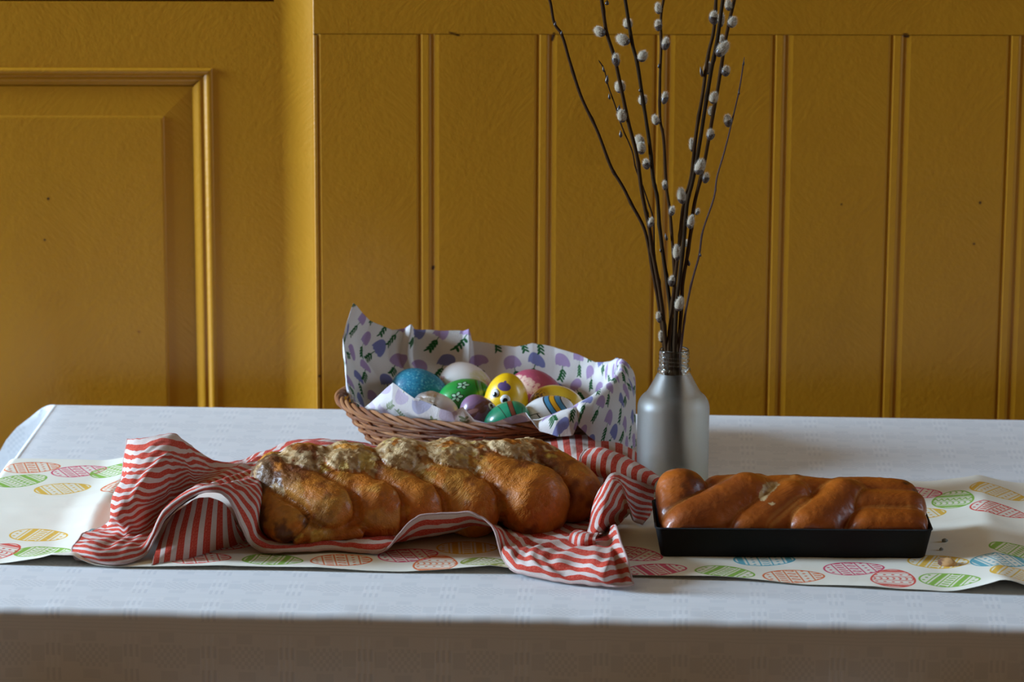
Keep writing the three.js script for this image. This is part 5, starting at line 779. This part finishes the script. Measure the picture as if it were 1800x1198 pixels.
{
  const cr = (a, b, c, d, t) => { const t2 = t * t, t3 = t2 * t; return 0.5 * (2 * b + (c - a) * t + (2 * a - 5 * b + 4 * c - d) * t2 + (3 * b - a - 3 * c + d) * t3); };
  const pick = (net, i, j) => { const n = net.length - 1, m = net[0].length - 1, I = clamp(i, 0, n), J = clamp(j, 0, m), p = net[I][J]; if (i === I && j === J) return p; const i2 = clamp(2 * I - i, 0, n), j2 = clamp(2 * J - j, 0, m), q = net[i2][j2]; return p.map((v, k) => 2 * v - q[k]); };
  const surf = (net, u, v) => { const n = net.length - 1, m = net[0].length - 1, i = Math.min(n - 1, Math.floor(u * n)), j = Math.min(m - 1, Math.floor(v * m)), a = u * n - i, b = v * m - j; return [0, 1, 2].map((k) => cr(...[-1, 0, 1, 2].map((q) => cr(...[-1, 0, 1, 2].map((w) => pick(net, i + q, j + w)[k]), b)), a)); };
  const interp = (arr, t) => { const q = clamp(t) * (arr.length - 1), i = Math.min(arr.length - 2, Math.floor(q)); return lerp(arr[i], arr[i + 1], q - i); };
  const SL = [0, 1.9, 3.9, 6, 8.3, 10.6, 12.8, 14.8, 16.4, 18, 19.5], SM = [0, 0.9, 2, 4, 6.4, 8.8, 10.6, 11.8, 12.8, 13.8, 15], SU = [0, 2.3, 3.2, 4.6, 6.4, 8.8, 10.5, 11.7, 12.8, 13.7, 15], SF = [0, 1.3, 2.8, 4.4, 6.4, 8.4, 10, 11.2, 12.4, 13.6, 15];
  const sOf = (u, v) => { const c = u * (TOWEL.length - 1), a = interp(SL, v), b = interp(SM, v), d = interp(SU, v), e = interp(SF, v); let s = lerp(a, b, sstep(5, 9, c)); s = lerp(s, d, sstep(12.2, 13.6, c)); return lerp(s, e, sstep(16, 18.5, c)); };
  const wr = (p, k, a) => { const n = a * 1.5 * noise(p[0] * 42 + k, p[1] * 42, p[2] * 42) + a * 0.8 * noise(p[0] * 95 + k, p[1] * 95, p[2] * 95) + a * 0.4 * noise(p[0] * 210 + k, p[1] * 210, p[2] * 210); return [p[0], Math.max(TY + 0.0030, p[1] + n + 0.0022), p[2]]; };
  const T = 0.0013, P = 0.0105;
  const folds = (p, u, v) => { const c = u * (TOWEL.length - 1), m = sstep(0.6, 2, c) * sstep(8.5, 6, c) * sstep(0.05, 0.2, v) * sstep(1, 0.85, v) + 0.6 * sstep(17.5, 19, c) * sstep(0.45, 0.2, v) * sstep(0, 0.08, v); const q = p[0] * 150 + p[2] * 46 + 2.2 * noise(p[0] * 22, v * 5, 3); return [p[0], p[1] + m * (0.0022 * Math.sin(q) + 0.0013 * Math.sin(q * 2.3 + v * 7)), p[2]]; };
  const patch = (net, nu, nv, uv, k) => sheetGeo(nu, nv, (u, v) => wr(surf(net, u, v), k, 0.0011), uv, T, false);
  const parts = [
    sheetGeo(300, 160, (u, v) => wr(folds(surf(TOWEL, u, v), u, v), 0, 0.0011), (u, v) => [u * 0.85 / P, sOf(u, v)], T, false),
    patch(INNER, 60, 40, (u, v) => [v * 0.09 / P, u * 7.2 + 0.3 + v * 0.8], 3),
    patch(BUNCH, 90, 60, (u, v) => [u * 0.2 / P, v * 6.5 * (0.5 + 0.5 * sstep(0.1, 0.5, u)) + (1 - sstep(0.1, 0.45, u)) * u * 12], 5),
    patch(ROLL, 70, 44, (u, v) => [v * 0.05 / P, u * 7.5 + 0.25 * Math.sin(v * 4)], 7),
    patch(TENT, 70, 40, (u, v) => [v * 0.1 / P, u * 12.5 + v * 1.2], 9),
    patch(CURL, 40, 40, (u, v) => [v * 0.04 / P, u * 4 + 0.4], 11),
  ];
  const all = mergeGeometries(parts.map((g) => { g.clearGroups(); return g; }));
  const W = 256, [c, x] = canvas(W, W), [bc, y] = canvas(W, W); reseed(61);   // one stripe period, 1 cm of cloth
  x.fillStyle = '#cdb9ae'; x.fillRect(0, 0, W, W); x.fillStyle = '#bd3d2c'; x.fillRect(0, 0, W, W * 0.55); y.fillStyle = '#808080'; y.fillRect(0, 0, W, W);
  for (let j = 0; j < 24; j++) for (let i = 0; i < 24; i++) {
    const px = (i + (j % 2) * 0.5) * W / 24, py = (j + 0.5) * W / 24, red = py < W * 0.55;
    x.fillStyle = red ? (rnd() < 0.42 ? `rgba(236,176,150,${rr(0.35, 0.75)})` : `rgba(150,34,24,${rr(0.1, 0.4)})`) : `rgba(${rnd() < 0.5 ? '236,224,216' : '188,164,154'},${rr(0.2, 0.6)})`;
    x.beginPath(); x.ellipse(px, py, W / 58, W / 80, -0.5, 0, 7); x.fill();
    y.fillStyle = `rgba(255,255,255,0.55)`; y.beginPath(); y.ellipse(px, py, W / 60, W / 75, -0.5, 0, 7); y.fill();
  }
  const cloth = new THREE.MeshPhysicalMaterial({ name: 'striped_cotton', map: texOf(c), bumpMap: texOf(bc, false), bumpScale: 0.00030, roughness: 0.92, specularIntensity: 0.3, sheen: 0.3, sheenColor: new THREE.Color(0.5, 0.45, 0.42), sheenRoughness: 0.6, side: THREE.DoubleSide });
  const hemMat = new THREE.MeshStandardMaterial({ name: 'hem_edge', color: new THREE.Color(0.60, 0.40, 0.35), roughness: 0.95, bumpMap: tiled(weave, 60), bumpScale: 0.0003 });
  const t = thing('kitchen_towel', 'crumpled red and white striped kitchen towel spread under the rustic loaf', 'towel', [0, 0, 0]);
  part('cloth', all, cloth, t);
  const edge = (net, f, n, k) => Array.from({ length: n + 1 }, (_, i) => V(...wr(net === TOWEL ? folds(surf(net, ...f(i / n)), ...f(i / n)) : surf(net, ...f(i / n)), k, 0.0011)));
  part('hem', tube(edge(TOWEL, (q) => [q, 0], 300, 0), 0.0011, 7), hemMat, t);
  part('hem', tube(edge(TOWEL, (q) => [0, q], 120, 0), 0.0012, 7), hemMat, t);
  part('hem', tube(edge(TOWEL, (q) => [1, q * 0.42], 60, 0), 0.0011, 7), hemMat, t);
  part('hem', tube(edge(BUNCH, (q) => [0.5 + q * 0.5, 1], 60, 5), 0.0010, 7), hemMat, t);
  part('hem', tube(edge(ROLL, (q) => [0, q * 0.85], 40, 7), 0.0011, 7), hemMat, t);
}

renderer.render(scene, camera);
